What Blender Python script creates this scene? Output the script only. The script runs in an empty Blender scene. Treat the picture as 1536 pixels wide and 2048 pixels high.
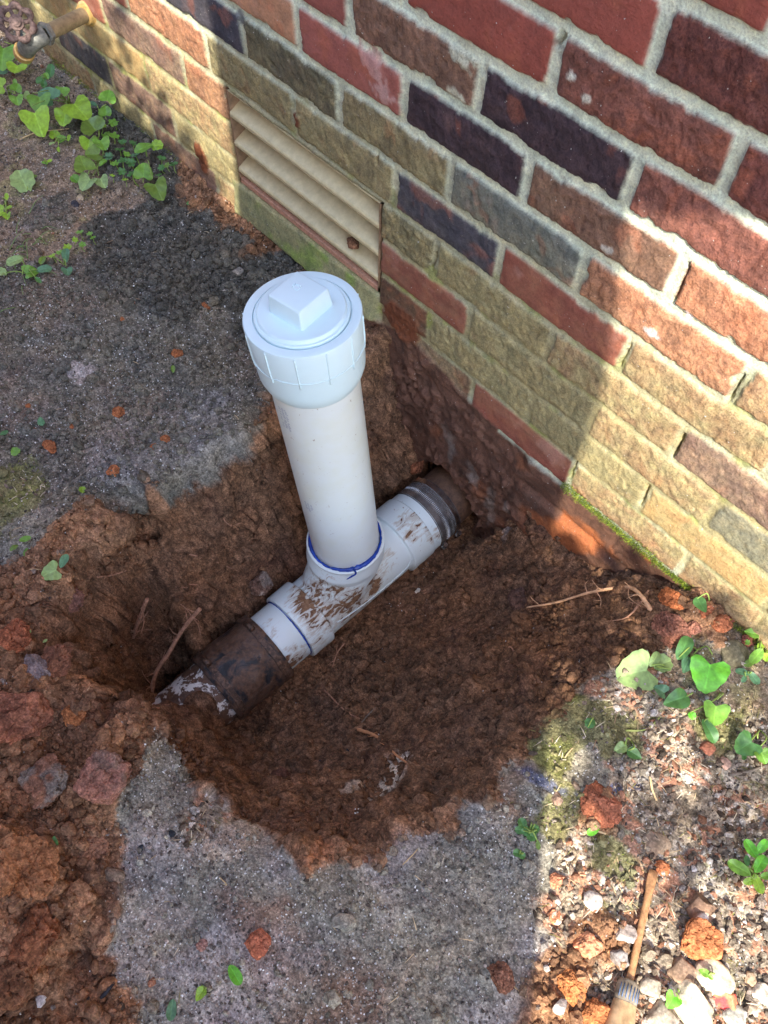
import bpy, bmesh, math, random
import numpy as np
from mathutils import Vector, Matrix

# ------------------------------------------------------------------ camera, world, sun
S = bpy.context.scene
COL = S.collection
RM = np.array([[0.687019, 0.726358, 0.020216], [0.640791, -0.5925, -0.488191], [-0.342623, 0.348351, -0.872503]])
CAM = np.array([1.0518, -0.64828, 1.03715])
FPX = 1600.0                                  # focal length in photo pixels (photo 1536 x 2048)
cd = bpy.data.cameras.new('camera'); cam = bpy.data.objects.new('camera', cd); COL.objects.link(cam)
cd.sensor_fit = 'VERTICAL'; cd.sensor_height = 36.0; cd.lens = 36.0 * FPX / 2048.0
cd.clip_start = 0.02; cd.clip_end = 500
right, down, fwd = RM
M = Matrix([[right[i], -down[i], -fwd[i], CAM[i]] for i in range(3)] + [[0, 0, 0, 1]])
cam.matrix_world = M
S.camera = cam

SUN_EL = math.radians(47); SAZ = Vector((0.60, -0.80, 0)).normalized()
SUN = Vector((SAZ.x * math.cos(SUN_EL), SAZ.y * math.cos(SUN_EL), math.sin(SUN_EL)))
w = bpy.data.worlds.new('World'); S.world = w; w.use_nodes = True
nt = w.node_tree; nt.nodes.clear()
sky = nt.nodes.new('ShaderNodeTexSky'); sky.sky_type = 'NISHITA'; sky.sun_disc = False
sky.sun_elevation = SUN_EL; sky.sun_rotation = math.atan2(SAZ.x, SAZ.y)
sky.air_density = 1.0; sky.dust_density = 1.0; sky.ozone_density = 1.0
bg = nt.nodes.new('ShaderNodeBackground'); bg.inputs[1].default_value = 0.15
wo = nt.nodes.new('ShaderNodeOutputWorld')
nt.links.new(sky.outputs[0], bg.inputs[0]); nt.links.new(bg.outputs[0], wo.inputs[0])
sd = bpy.data.lights.new('sun', 'SUN'); sd.energy = 2.0; sd.angle = math.radians(0.36); sd.color = (1.0, 0.93, 0.80)
so = bpy.data.objects.new('sun', sd); COL.objects.link(so)
so.rotation_euler = SUN.to_track_quat('Z', 'Y').to_euler(); so.location = (3, -4, 5)
S.view_settings.view_transform = 'Standard'; S.view_settings.look = 'None'
S.view_settings.exposure = 2.24; S.view_settings.gamma = 1.0
S.cycles.use_denoising = True; S.cycles.max_bounces = 6; S.cycles.diffuse_bounces = 4

# ------------------------------------------------------------------ helpers
def ray(u, v): return RM.T @ np.array([(u - 768) / FPX, (v - 1024) / FPX, 1.0])
def at(u, v, z=0.0):
    d = ray(u, v); return CAM + d * (z - CAM[2]) / d[2]
def on_wall(u, v, y=0.0):
    d = ray(u, v); return CAM + d * (y - CAM[1]) / d[1]
def depth_of(P): return float(RM[2] @ (np.asarray(P) - CAM))
def lin(r, g, b, k=1.0):
    o = []
    for c in (r, g, b):
        c /= 255.0; c = c / 12.92 if c <= 0.04045 else ((c + 0.055) / 1.055) ** 2.4
        o.append(min(c * k, 0.9))
    return np.array(o)
def sstep(a, b, x):
    t = np.clip((x - a) / (b - a), 0, 1); return t * t * (3 - 2 * t)
def h01(ix, iy, iz, seed=0):
    n = (ix.astype(np.int64) * 73856093) ^ (iy.astype(np.int64) * 19349663) ^ (iz.astype(np.int64) * 83492791) ^ (seed * 2654435761 & 0x7fffffff)
    n = (n ^ (n >> 13)) * 1274126177 & 0xffffffff
    n = (n ^ (n >> 16)) * 2246822519 & 0xffffffff
    n = n ^ (n >> 13)
    return ((n & 0xffffff) / float(0x1000000)).astype(np.float32)
def vnoise(P, s, seed=0):
    Q = P / s; I = np.floor(Q).astype(np.int64); F = (Q - I).astype(np.float32); F = F * F * (3 - 2 * F)
    r = 0
    for a in (0, 1):
        wx = F[:, 0] if a else 1 - F[:, 0]
        for b in (0, 1):
            wy = F[:, 1] if b else 1 - F[:, 1]
            for c in (0, 1):
                wz = F[:, 2] if c else 1 - F[:, 2]
                r = r + wx * wy * wz * h01(I[:, 0] + a, I[:, 1] + b, I[:, 2] + c, seed)
    return r * 2 - 1
def fbm(P, s, seed=0, o=4, g=0.5):
    r = 0; a = 1.0; t = 0
    for k in range(o):
        r = r + a * vnoise(P, s / (2 ** k), seed + k * 7); t += a; a *= g
    return r / t
def worley(P, s, seed=0):
    """bump 0..1 of rounded lumps of size s, and a random value per lump"""
    Q = P / s; I = np.floor(Q).astype(np.int64)
    best = np.full(len(P), 9.0, np.float32); idv = np.zeros(len(P), np.float32)
    for a in (-1, 0, 1):
        for b in (-1, 0, 1):
            for c in (-1, 0, 1):
                X, Y, Z = I[:, 0] + a, I[:, 1] + b, I[:, 2] + c
                dx = X + h01(X, Y, Z, seed) - Q[:, 0]; dy = Y + h01(X, Y, Z, seed + 1) - Q[:, 1]; dz = Z + h01(X, Y, Z, seed + 2) - Q[:, 2]
                rr = h01(X, Y, Z, seed + 3)
                d = np.sqrt(dx * dx + dy * dy + dz * dz) / (0.65 + 0.5 * rr)
                m = d < best; best[m] = d[m]; idv[m] = rr[m]
    return .45 * np.sqrt(np.clip(1 - best * best, 0, 1)) + .55 * np.clip(1.1 - 1.1 * best, 0, 1), idv

def px_dir(c, u_, v_, ang):
    """world direction (roughly level) that points along image angle ang (deg, 0 = right, 90 = up) from pixel u,v"""
    a = math.radians(ang); p0 = at(u_, v_, c[2]); p1 = at(u_ + 20 * math.cos(a), v_ - 20 * math.sin(a), c[2]); d = Vector(p1 - p0); return d.normalized()
MATS = {}
def new_mat(name):
    m = bpy.data.materials.new(name); m.use_nodes = True
    n = m.node_tree; b = n.nodes['Principled BSDF']; return m, n, b
def nd(n, t, **kw):
    x = n.nodes.new(t)
    for k, v in kw.items():
        if k.startswith('i_'):
            key = k[2:]; x.inputs[int(key) if key.isdigit() else key].default_value = v
        else: setattr(x, k, v)
    return x
def mixc(n, fac, a, b, mode='MIX'):
    x = n.nodes.new('ShaderNodeMix'); x.data_type = 'RGBA'; x.blend_type = mode
    for s, v in ((x.inputs[0], fac), (x.inputs[6], a), (x.inputs[7], b)):
        if hasattr(v, 'links') or isinstance(v, bpy.types.NodeSocket): n.links.new(v, s)
        else: s.default_value = v if not isinstance(v, (tuple, list, np.ndarray)) else tuple(v)[:3] + (1,)
    return x.outputs[2]
def coords(n):
    g = n.nodes.new('ShaderNodeTexCoord'); return g.outputs['Object']
def noise(n, co, scale, detail=4, rough=0.6, dist=0.0):
    x = nd(n, 'ShaderNodeTexNoise', i_Scale=scale, i_Detail=detail, i_Roughness=rough, i_Distortion=dist)
    n.links.new(co, x.inputs['Vector']); return x.outputs['Fac']
def ramp(n, fac, stops):
    r = n.nodes.new('ShaderNodeValToRGB'); n.links.new(fac, r.inputs[0])
    e = r.color_ramp.elements
    while len(e) < len(stops): e.new(0.5)
    for k, (p, c) in enumerate(stops):
        e[k].position = p; e[k].color = (c, c, c, 1) if not isinstance(c, (tuple, list, np.ndarray)) else tuple(c)[:3] + (1,)
    return r.outputs[0]
def bump(n, b, hts, prev=None):
    for h, st, di in hts:
        x = nd(n, 'ShaderNodeBump', i_Strength=st, i_Distance=di); n.links.new(h, x.inputs['Height'])
        if prev is not None: n.links.new(prev, x.inputs['Normal'])
        prev = x.outputs[0]
    n.links.new(prev, b.inputs['Normal'])
def soil_mat(name, attr=True, base=(.2, .1, .05), rough=0.95, fine=350, contrast=0.75, bd=0.002, spec=0.15):
    m, n, b = new_mat(name); co = coords(n)
    f1 = noise(n, co, fine, 3, 0.6); f2 = noise(n, co, fine / 6, 4, 0.6); f3 = noise(n, co, 14, 5, 0.6)
    if attr: a = nd(n, 'ShaderNodeAttribute', attribute_name='Col').outputs['Color']
    else:
        r = n.nodes.new('ShaderNodeRGB'); r.outputs[0].default_value = tuple(base) + (1,); a = r.outputs[0]
    v1 = ramp(n, f1, [(0.35, 1 - contrast * .5), (0.5, 0.95), (0.65, 1 + contrast * .5)])
    c = mixc(n, 1.0, a, v1, 'MULTIPLY')
    v2 = ramp(n, f2, [(0.3, 0.72), (0.7, 1.25)]); c = mixc(n, 1.0, c, v2, 'MULTIPLY')
    v3 = ramp(n, f3, [(0.35, (0.86, 0.88, 0.95)), (0.65, (1.15, 1.06, 0.98))]); c = mixc(n, 1.0, c, v3, 'MULTIPLY')
    n.links.new(c, b.inputs['Base Color']); b.inputs['Roughness'].default_value = rough; b.inputs['Specular IOR Level'].default_value = spec
    jt = nd(n, 'ShaderNodeVectorMath', operation='MULTIPLY_ADD'); nn_ = nd(n, 'ShaderNodeTexNoise', i_Scale=240.0, i_Detail=2.0); n.links.new(co, nn_.inputs['Vector'])
    n.links.new(nn_.outputs['Color'], jt.inputs[0]); jt.inputs[1].default_value = (.004, .004, .004); n.links.new(co, jt.inputs[2])
    hs = []
    for sc_, lo_, hi_ in ((230, .74, 1.28), (560, .74, 1.28)):
        v = nd(n, 'ShaderNodeTexVoronoi', i_Scale=float(sc_)); n.links.new(jt.outputs[0], v.inputs['Vector']); hs.append(v.outputs['Distance'])
        sp_ = n.nodes.new('ShaderNodeSeparateColor'); n.links.new(v.outputs['Color'], sp_.inputs[0])
        k_ = contrast / .75; c = mixc(n, 1.0, c, ramp(n, sp_.outputs[0], [(0.0, 1 - (1 - lo_) * k_), (1.0, 1 + (hi_ - 1) * k_)]), 'MULTIPLY')
    n.links.new(c, b.inputs['Base Color'])
    bump(n, b, [(f2, 0.6, bd * 2.0), (hs[0], -.75, bd * 1.5), (hs[1], -.7, bd * .8), (f1, 0.7, bd)])
    return m
def plain_mat(name, col, rough=0.6, metal=0.0, spec=0.4, var=0.2, scale=80, bd=0.0005, sub=0.0):
    m, n, b = new_mat(name); co = coords(n); f = noise(n, co, scale, 5, 0.65)
    c = mixc(n, ramp(n, f, [(0.35, 0.0), (0.65, 1.0)]), tuple(np.array(col) * (1 - var)), tuple(np.clip(np.array(col) * (1 + var), 0, 1)))
    n.links.new(c, b.inputs['Base Color']); b.inputs['Roughness'].default_value = rough; b.inputs['Metallic'].default_value = metal
    b.inputs['Specular IOR Level'].default_value = spec
    bump(n, b, [(f, 0.4, bd)])
    return m

def mesh_np(name, V, F, cols=None, mat=None, smooth=True):
    """V (n,3), F (m,k) with k 3 or 4"""
    me = bpy.data.meshes.new(name); V = np.asarray(V, np.float32); F = np.asarray(F, np.int32); k = F.shape[1]
    me.vertices.add(len(V)); me.vertices.foreach_set('co', V.ravel())
    me.loops.add(F.size); me.loops.foreach_set('vertex_index', F.ravel())
    me.polygons.add(len(F)); me.polygons.foreach_set('loop_start', np.arange(0, F.size, k, dtype=np.int32))
    me.update(calc_edges=True)
    me.polygons.foreach_set('use_smooth', np.full(len(F), smooth)); me.validate()
    if cols is not None:
        a = me.color_attributes.new('Col', 'FLOAT_COLOR', 'POINT')
        c = np.ones((len(V), 4), np.float32); c[:, :3] = cols; a.data.foreach_set('color', c.ravel())
    if mat: me.materials.append(mat)
    return me
def link(name, me, parent=None, loc=None):
    o = bpy.data.objects.new(name, me); COL.objects.link(o)
    if parent: o.parent = parent
    if loc is not None: o.location = tuple(loc)
    return o
def tag(o, label=None, cat=None, group=None, kind=None):
    if label: o['label'] = label
    if cat: o['category'] = cat
    if group: o['group'] = group
    if kind: o['kind'] = kind
    return o
def empty(name, loc, label, cat, group=None):
    o = link(name, None, loc=loc); o.empty_display_size = 0.02; return tag(o, label, cat, group)
def frame(ax):
    a = Vector(ax).normalized(); t = Vector((0, 0, 1)) if abs(a.z) < 0.9 else Vector((1, 0, 0))
    u = a.cross(t).normalized(); v = a.cross(u); return a, u, v
def lathe(name, org, axis, prof, mat, parent=None, n=64, u=None, jit=0, smooth=True, shape=None):
    """prof: list of (h along axis, r); org in the parent's local space"""
    a, uu, vv = frame(axis)
    V = []; F = []; m = len(prof)
    for h, r in prof:
        for k in range(n):
            t = 2 * math.pi * k / n; rr = r if shape is None else shape(t, h, r)
            V.append(Vector(org) + a * h + (uu * math.cos(t) + vv * math.sin(t)) * rr)
    for i in range(m - 1):
        for k in range(n):
            q = (k + 1) % n; F.append((i * n + k, i * n + q, (i + 1) * n + q, (i + 1) * n + k))
    me = bpy.data.meshes.new(name); me.from_pydata([tuple(v) for v in V], [], F)
    bm = bmesh.new(); bm.from_mesh(me)
    bmesh.ops.remove_doubles(bm, verts=bm.verts, dist=1e-6); bmesh.ops.recalc_face_normals(bm, faces=bm.faces)
    for f in bm.faces: f.smooth = smooth
    for e in bm.edges:
        if len(e.link_faces) == 2 and e.calc_face_angle(0) > 0.6: e.smooth = False
    bm.to_mesh(me); bm.free(); me.materials.append(mat)
    return link(name, me, parent)
def tube_data(pts, rads, n=8, seed=0, wob=0.0):
    rng = np.random.default_rng(seed); pts = [Vector(p) for p in pts]; V = []; F = []
    for i, p in enumerate(pts):
        t = (pts[min(i + 1, len(pts) - 1)] - pts[max(i - 1, 0)]).normalized()
        if i == 0: u = t.cross(Vector((0.3, 0.2, 1))).normalized()
        else: u = (u - t * u.dot(t)).normalized()
        v = t.cross(u)
        for k in range(n):
            a = 2 * math.pi * k / n; r = rads[i] * (1 + wob * rng.uniform(-1, 1))
            V.append(tuple(p + (u * math.cos(a) + v * math.sin(a)) * r))
    for i in range(len(pts) - 1):
        for k in range(n):
            q = (k + 1) % n; F.append((i * n + k, i * n + q, (i + 1) * n + q, (i + 1) * n + k))
    F.append(tuple(range(n - 1, -1, -1))); F.append(tuple((len(pts) - 1) * n + k for k in range(n)))
    return V, F
def smooth_pts(P, sub=6):
    P = [np.array(p, float) for p in P]; out = []
    for i in range(len(P) - 1):
        p0 = P[max(i - 1, 0)]; p1 = P[i]; p2 = P[i + 1]; p3 = P[min(i + 2, len(P) - 1)]
        for k in range(sub):
            t = k / sub; out.append(.5 * ((2 * p1) + (-p0 + p2) * t + (2 * p0 - 5 * p1 + 4 * p2 - p3) * t * t + (-p0 + 3 * p1 - 3 * p2 + p3) * t ** 3))
    out.append(P[-1]); return out
class MB:
    def __init__(s): s.V = []; s.F = []
    def add(s, V, F):
        o = len(s.V); s.V += [tuple(v) for v in V]; s.F += [tuple(i + o for i in f) for f in F]
    def tube(s, pts, r0, r1=None, n=7, wob=0, seed=0, sub=5):
        P = smooth_pts(pts, sub); r1 = r0 if r1 is None else r1
        rr = [r0 + (r1 - r0) * i / (len(P) - 1) for i in range(len(P))]
        s.add(*tube_data(P, rr, n, seed, wob))
    def build(s, name, mat, parent=None, smooth=True):
        me = bpy.data.meshes.new(name); me.from_pydata(s.V, [], s.F); me.validate()
        me.polygons.foreach_set('use_smooth', [smooth] * len(me.polygons)); me.materials.append(mat)
        return link(name, me, parent)

# ------------------------------------------------------------------ the brick wall (face at y = 0, looking to -y)
CH = 0.0677
BT = {  # seen colour, roughness of the face, how much algae it takes
 'R': ((132, 72, 62), .15, .15), 'H': ((138, 82, 74), .2, .15), 'D': ((64, 51, 56), .75, .1), 'M': ((116, 105, 80), .7, .9),
 'B': ((84, 80, 66), .9, .6), 'O': ((162, 120, 94), .25, .35), 'Q': ((116, 76, 66), .8, .15), 'P': ((104, 76, 76), .7, .25),
 'G': ((94, 98, 94), .6, .4), 'T': ((148, 112, 88), .8, .6), 'N': ((64, 62, 72), .6, .1), 'K': ((98, 60, 54), .9, .05),
 'W': ((112, 86, 72), .8, .3), 'U': ((92, 64, 52), .5, .1), 'Y': ((176, 140, 92), .35, .5), 'L': ((154, 108, 84), .85, .2)}
BR = {  # course: (head joints, kinds between them)
 -3: ([.3, .5, .7, .905, 1.1], 'UUUUU' + 'U'), -2: ([.4, .6, .8, 1.0], 'UUUUU'), -1: ([.3, .5, .7, .905, 1.1], 'UUUUU' + 'U'),
 0: ([-.66, -.455, -.25, -.05, .15, .385, .595, .800, 1.0], 'MTMPTMWRTT'),
 1: ([-.56, -.365, -.16, .03, .38, .495, .703, .91, 1.115], 'MNPMMUMMYT'),
 2: ([-.66, -.455, -.22, .03, .38, .568, .796, .992, 1.19], 'PYYTMRMTGM'),
 3: ([-.52, -.325, -.09, .03, .38, .492, .702, .908, 1.113], 'MRPLMBMTPQ'),
 4: ([-.64, -.43, -.23, -.008, .198, .408, .600, .803, 1.014], 'YMRLMMNRTQ'),
 5: ([-.52, -.32, -.11, .094, .299, .504, .716, .935], 'OMONBMGLT'),
 6: ([-.39, -.19, .010, .221, .418, .616, .822, 1.03], 'OPOOHDWLQ'),
 7: ([-.29, -.09, .115, .32, .531, .737, .945], 'ROOHWDQK'),
 8: ([-.2, .0, .21, .41, .622, .825, 1.03], 'ORPHRQKR'),
 9: ([-.1, .1, .31, .512, .718, .922], 'RQORRKR'),
 10: ([.0, .2, .41, .62, .81, 1.01], 'RORRRRK')}
VX0, VX1, VZ0, VZ1 = 0.024, 0.384, 0.088, 0.262     # crawl-space vent opening

def axis_lines(a, b, step, far, grow=1.35):
    c = list(np.arange(a, b + step / 2, step)); s = step; x = b; up = []
    while x < far[1]: s *= grow; x += s; up.append(x)
    s = step; x = a; dn = []
    while x > far[0]: s *= grow; x -= s; dn.append(x)
    return np.array(dn[::-1] + c + up)
def grid_faces(nx, ny):
    i = np.arange(nx - 1)[:, None] * ny + np.arange(ny - 1)[None, :]
    return np.stack([i, i + ny, i + ny + 1, i + 1], -1).reshape(-1, 4)

def brick_mat():
    m, n, b = new_mat('weathered_brickwork'); co = coords(n)
    a = nd(n, 'ShaderNodeAttribute', attribute_name='Col').outputs['Color']
    f1 = noise(n, co, 420, 5, 0.7); f2 = noise(n, co, 90, 5, 0.65); f3 = noise(n, co, 24, 5, 0.6)
    rg_ = nd(n, 'ShaderNodeAttribute', attribute_name='Rgh').outputs['Fac']
    c = mixc(n, rg_, a, ramp(n, f1, [(0.34, 0.55), (0.5, 1.0), (0.68, 1.4)]), 'MULTIPLY')
    c = mixc(n, rg_, c, ramp(n, f2, [(0.34, (0.66, 0.67, 0.72)), (0.5, (1., 1., 1.)), (0.68, (1.28, 1.22, 1.14))]), 'MULTIPLY')
    c = mixc(n, 1.0, c, ramp(n, f3, [(0.3, (0.86, 0.9, 0.9)), (0.7, (1.14, 1.08, 1.02))]), 'MULTIPLY')
    sp = ramp(n, noise(n, co, 260, 2, 0.5), [(0.735, 0.0), (0.76, 1.0)])
    c = mixc(n, sp, c, (.55, .53, .48))
    n.links.new(c, b.inputs['Base Color']); b.inputs['Roughness'].default_value = 0.88; b.inputs['Specular IOR Level'].default_value = 0.25
    bump(n, b, [(f2, 0.7, 0.0035), (f1, 0.8, 0.0017)])
    return m
M_BRICK = brick_mat()

def build_wall():
    xs = axis_lines(-1.0, 1.32, 0.0022, (-5, 5)); zs = axis_lines(-0.40, 0.75, 0.0022, (-0.9, 2.7))
    nx, nz = len(xs), len(zs); X = np.repeat(xs, nz); Z = np.tile(zs, nx); P = np.stack([X, np.zeros_like(X), Z], 1)
    wz = 0.0022 * vnoise(P, 0.09, 3) + 0.0007 * vnoise(P, 0.012, 4) + .0005 * vnoise(P, .005, 7); wx = 0.0022 * vnoise(P, 0.09, 5) + 0.0007 * vnoise(P, 0.012, 6) + .0005 * vnoise(P, .005, 8)
    Zw = Z + wz; Xw = X + wx
    k = np.floor(Zw / CH).astype(int); fz = Zw - k * CH
    jw = .0036 + .0019 * sstep(.15, .5, Z); ez = np.minimum(fz, CH - fz) - jw
    hx = np.full(len(X), 9.0); kind = np.zeros(len(X), int); bid = np.zeros(len(X), int)
    names = list(BT); rng = random.Random(4)
    for c in range(k.min(), k.max() + 1):
        m = k == c
        if c in BR: hd, kd = list(BR[c][0]), list(BR[c][1])
        else: hd, kd = [0.1015 * (c % 2) + .203 * j for j in range(-2, 5)], [rng.choice('RRQOHK' if c > 5 else 'UM') for _ in range(8)]
        while len(kd) < len(hd) + 1: kd.append('M')
        kd = kd[:len(hd) + 1]
        while hd[0] > -5.2: hd.insert(0, hd[0] - .203); kd.insert(0, rng.choice('MTYP' if c < 5 else 'RQOHK'))
        while hd[-1] < 5.2: hd.append(hd[-1] + .203); kd.append(rng.choice('MTPG' if c < 5 else 'RQHK'))
        ha = np.array(hd); j = np.searchsorted(ha, Xw[m]); jl = np.clip(j - 1, 0, len(ha) - 1); jr = np.clip(j, 0, len(ha) - 1)
        hx[m] = np.minimum(np.abs(Xw[m] - ha[jl]), np.abs(ha[jr] - Xw[m])) - 0.0005 - jw[m]
        kind[m] = np.array([names.index(q) for q in kd])[np.clip(j, 0, len(kd) - 1)]
        bid[m] = j + 100 * (c + 20)
    rr = 0.004                                           # rounded corners
    ax_, az_ = np.minimum(hx - rr, 0), np.minimum(ez - rr, 0)
    e = np.where((hx < rr) & (ez < rr), rr - np.sqrt(ax_ ** 2 + az_ ** 2), np.minimum(hx, ez))
    chip = fbm(P, 0.022, 40); e = e - 0.0034 * np.clip(chip - 0.2, 0, 1) * 3 - .0012 * np.clip(fbm(P, .007, 43, 3), 0, 1)
    face = sstep(-0.0008, 0.0022, e)
    base = np.array([lin(*BT[q][0]) for q in names])[kind]; rough = np.array([BT[q][1] for q in names])[kind]; alg_k = np.array([BT[q][2] for q in names])[kind]
    b1 = h01(bid, bid * 0, bid * 0, 11); b2 = h01(bid, bid * 0, bid * 0, 12); b3 = h01(bid, bid * 0, bid * 0, 13)
    # relief: bark-like drag marks on the rough faces
    Pw = P.copy(); Pw[:, 0] += 0.008 * vnoise(P, .03, 21) + b1 * 3; Pw[:, 2] += 0.010 * vnoise(P, .02, 22)
    St = Pw.copy(); St[:, 0] *= 2.1; St[:, 2] *= 0.9
    bark = 1 - np.abs(fbm(St, 0.017, 23, 5, .6)) * 2.8
    pit = fbm(Pw, 0.009, 29, 3)
    rel = rough * (0.0017 * (bark - .5) + 0.0013 * pit) + (1 - rough) * 0.0005 * fbm(P, .04, 31)
    mort = -0.0045 + .0022 * (1 - sstep(.1, .4, Z)) + 0.0016 * fbm(P, 0.015, 37, 3) + 0.001 * (1 - sstep(0, .3, Z))
    out = face * (rel + 0.0012 * (b2 - .5) + 0.0012 * np.clip(e / .01, 0, 1)) + (1 - face) * mort
    # colour
    lf = fbm(P, 0.05, 51, 4); mf = fbm(Pw, 0.018, 53, 4)
    c = base * (0.98 + 0.22 * (b3 - .5))[:, None]
    c = c * (1 + 0.34 * mf * (.35 + rough))[:, None]
    ww = (sstep(.22, .5, fbm(Pw, .03, 57, 4)) * .5)[:, None]     # orange and reddish worn patches
    c = c * (1 - ww * .6) + lin(158, 92, 66) * ww * .6
    wh = (sstep(.3, .65, fbm(P, .045, 61, 4)) * .35 * (1 - rough))[:, None]
    c = c * (1 - wh) + lin(190, 150, 140) * wh
    alg = (1 - sstep(0.17, 0.47, Z + 0.09 * lf - .05 * sstep(.5, 1, X))) * sstep(-.02, .05, Z)
    av = np.clip(alg * alg_k * (1.15 + 0.9 * mf), 0, .9)[:, None]
    algc = lin(144, 134, 98) * (1 + .3 * fbm(P, .012, 63)[:, None])
    c = c * (1 - av) + algc * av
    cm = lin(190, 198, 180) * (1 + .10 * fbm(P, .01, 65)[:, None]); am = np.clip(alg * (.95 + .4 * lf), 0, 1)[:, None]
    cml = lin(146, 138, 104) * (1 + .15 * fbm(P, .02, 66)[:, None])
    cm = cm * (1 - am) + cml * am
    gg = (sstep(.12, .5, fbm(P, .035, 67, 4)) * alg * .6)[:, None]; cm = cm * (1 - gg) + lin(136, 142, 70) * gg
    c = c * face[:, None] + cm * (1 - face[:, None])
    # mossy mortar haunch under the vent
    hb = sstep(.014, .03, Z + .006 * lf) * (1 - sstep(.082, .088, Z)) * sstep(.0, .02, X) * (1 - sstep(.375, .39, X + .01 * lf))
    out = out * (1 - hb) + hb * (0.004 + 0.012 * (1 - sstep(.02, .09, Z)) + .0015 * fbm(P, .012, 69))
    hc = lin(136, 134, 98) * (1 + .25 * lf[:, None]); hm = sstep(0, .55, fbm(P, .04, 71))[:, None]; hc = hc * (1 - hm) + lin(122, 138, 74) * hm
    c = c * (1 - hb[:, None]) + hc * hb[:, None]
    # soil stain: below grade and splashes above the dig
    edge = 0.012 + .012 * lf + .035 * np.exp(-((X - .47) / .09) ** 2) + .02 * np.exp(-((X - -.1) / .05) ** 2)
    edge = np.where(X > .66, -.003 + .006 * lf, edge)
    st = (1 - sstep(-.006, .006, Z - edge))[:, None]
    sc = lin(90, 64, 52) * (1 + .4 * fbm(P, .03, 73, 5)[:, None]); o2 = (sstep(.15, .5, fbm(P, .06, 75, 4)) * (.25 + .55 * sstep(.72, .82, X)))[:, None]
    sc = sc * (1 - o2) + lin(150, 88, 52) * o2
    gr = sstep(.25, .5, fbm(P * np.array([1, 1, .5]), .04, 77, 4))[:, None] * .6 * (1 - sstep(-.12, -.06, Z))[:, None]; sc = sc * (1 - gr) + lin(120, 112, 106) * gr
    c = c * (1 - st) + sc * st
    lf2 = 1 - sstep(.70, .80, X)
    out = out * (1 - (.25 + .65 * lf2) * st[:, 0]) + st[:, 0] * (.002 + (.0025 + .004 * lf2) * fbm(P, .035, 79, 5, .6))
    ms_ = (st[:, 0] > .01) & (X > -.3) & (X < 1.3); wa = np.zeros(len(X)); wb = np.zeros(len(X)); ia = np.full(len(X), .5)
    Pm = P[ms_] + np.stack([.003 * vnoise(P[ms_], .009, 404), 0 * X[ms_], .003 * vnoise(P[ms_], .009, 405)], 1)
    wa[ms_], ia[ms_] = worley(Pm, .014, 501); wb[ms_], _ = worley(Pm, .0065, 511); gm = sstep(-.25, .35, fbm(P, .07, 521, 4)) * (.25 + .75 * lf2) * st[:, 0]
    out += gm * (.010 * wa * ia + .0035 * wb); c = c * (1 + (gm * (ia - .5) * .9))[:, None]
    sp1 = (np.exp(-(((X + .085) / .02) ** 2 + ((Z - .075) / .035) ** 2)) + np.exp(-(((X - .44) / .045) ** 2 + ((Z - .07) / .035) ** 2)) + .9 * np.exp(-(((X - .205) / .012) ** 2 + ((Z - .30) / .012) ** 2)))
    sm = sstep(.35, .55, sp1 + .25 * mf); c = c * (1 - sm[:, None]) + lin(104, 62, 42) * sm[:, None]; out += sm * .003 * (1 + fbm(P, .008, 81))
    # the ledge: buried courses step out a little, with a crack between them
    out += sstep(.68, .80, X) * (0.010 * sstep(.0, .010, -.066 - Z + .004 * lf) + 0.010 * sstep(0, .012, -.14 - Z))
    hr = np.sqrt((X - .585) ** 2 + (Z + .298) ** 2) + .012 * fbm(P, .03, 83, 4); out -= .045 * (1 - sstep(.070, .085, hr))
    # open cracks beside some head joints, lime spots and mortar smears on the faces
    for (a0, b0, a1, b1, w_) in ((1121, 74, 1108, 93, .0022), (1378, 530, 1343, 610, .0013), (1258, 690, 1236, 735, .0011), (1484, 752, 1452, 805, .0014), (1366, 872, 1342, 918, .0016), (1151, 923, 1139, 955, .0022), (1295, 972, 1280, 1010, .0018), (752, 300, 756, 330, .0010), (598, 50, 606, 95, .0010), (872, 500, 862, 540, .0012)):
        A_ = on_wall(a0, b0); B_ = on_wall(a1, b1); ab = np.array([B_[0] - A_[0], B_[2] - A_[2]]); L2 = ab @ ab
        t_ = np.clip(((X - A_[0]) * ab[0] + (Z - A_[2]) * ab[1]) / L2, 0, 1); ds = np.hypot(X - A_[0] - ab[0] * t_, Z - A_[2] - ab[1] * t_) + .0012 * vnoise(P, .006, 91)
        ck = 1 - sstep(w_ * .6, w_ + .0012, ds); out -= .008 * ck
    for (a0, b0, r_, sx, cc) in ((1143, 150, .008, 1, (196, 196, 184)), (1172, 195, .006, 1, (190, 190, 178)), (935, 108, .016, 1.6, (176, 178, 158)), (918, 195, .008, 2.0, (186, 186, 166)), (1300, 662, .006, 2.2, (214, 200, 200)), (1374, 630, .005, 1.5, (224, 214, 218)), (742, 120, .022, 1.2, (168, 128, 122)), (770, 180, .02, 1.0, (172, 138, 132)), (1215, 500, .006, 1.4, (170, 168, 160)), (480, 40, .012, 1.0, (92, 96, 104))):
        A_ = on_wall(a0, b0); dd_ = np.hypot((X - A_[0]) / sx, Z - A_[2]) / r_ + .9 * fbm(P, .012, 95, 4); pk_ = (1 - sstep(.55, .95, dd_))[:, None] * .8; c = c * (1 - pk_) + lin(*cc) * pk_; out += .0006 * pk_[:, 0]
    # vent opening and the hole for the drain
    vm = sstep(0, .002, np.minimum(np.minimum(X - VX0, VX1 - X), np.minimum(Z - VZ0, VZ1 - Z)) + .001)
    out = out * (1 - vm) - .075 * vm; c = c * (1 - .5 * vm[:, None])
    V = np.stack([X, -out, Z], 1)
    F = grid_faces(nx, nz)[:, ::-1]
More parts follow.
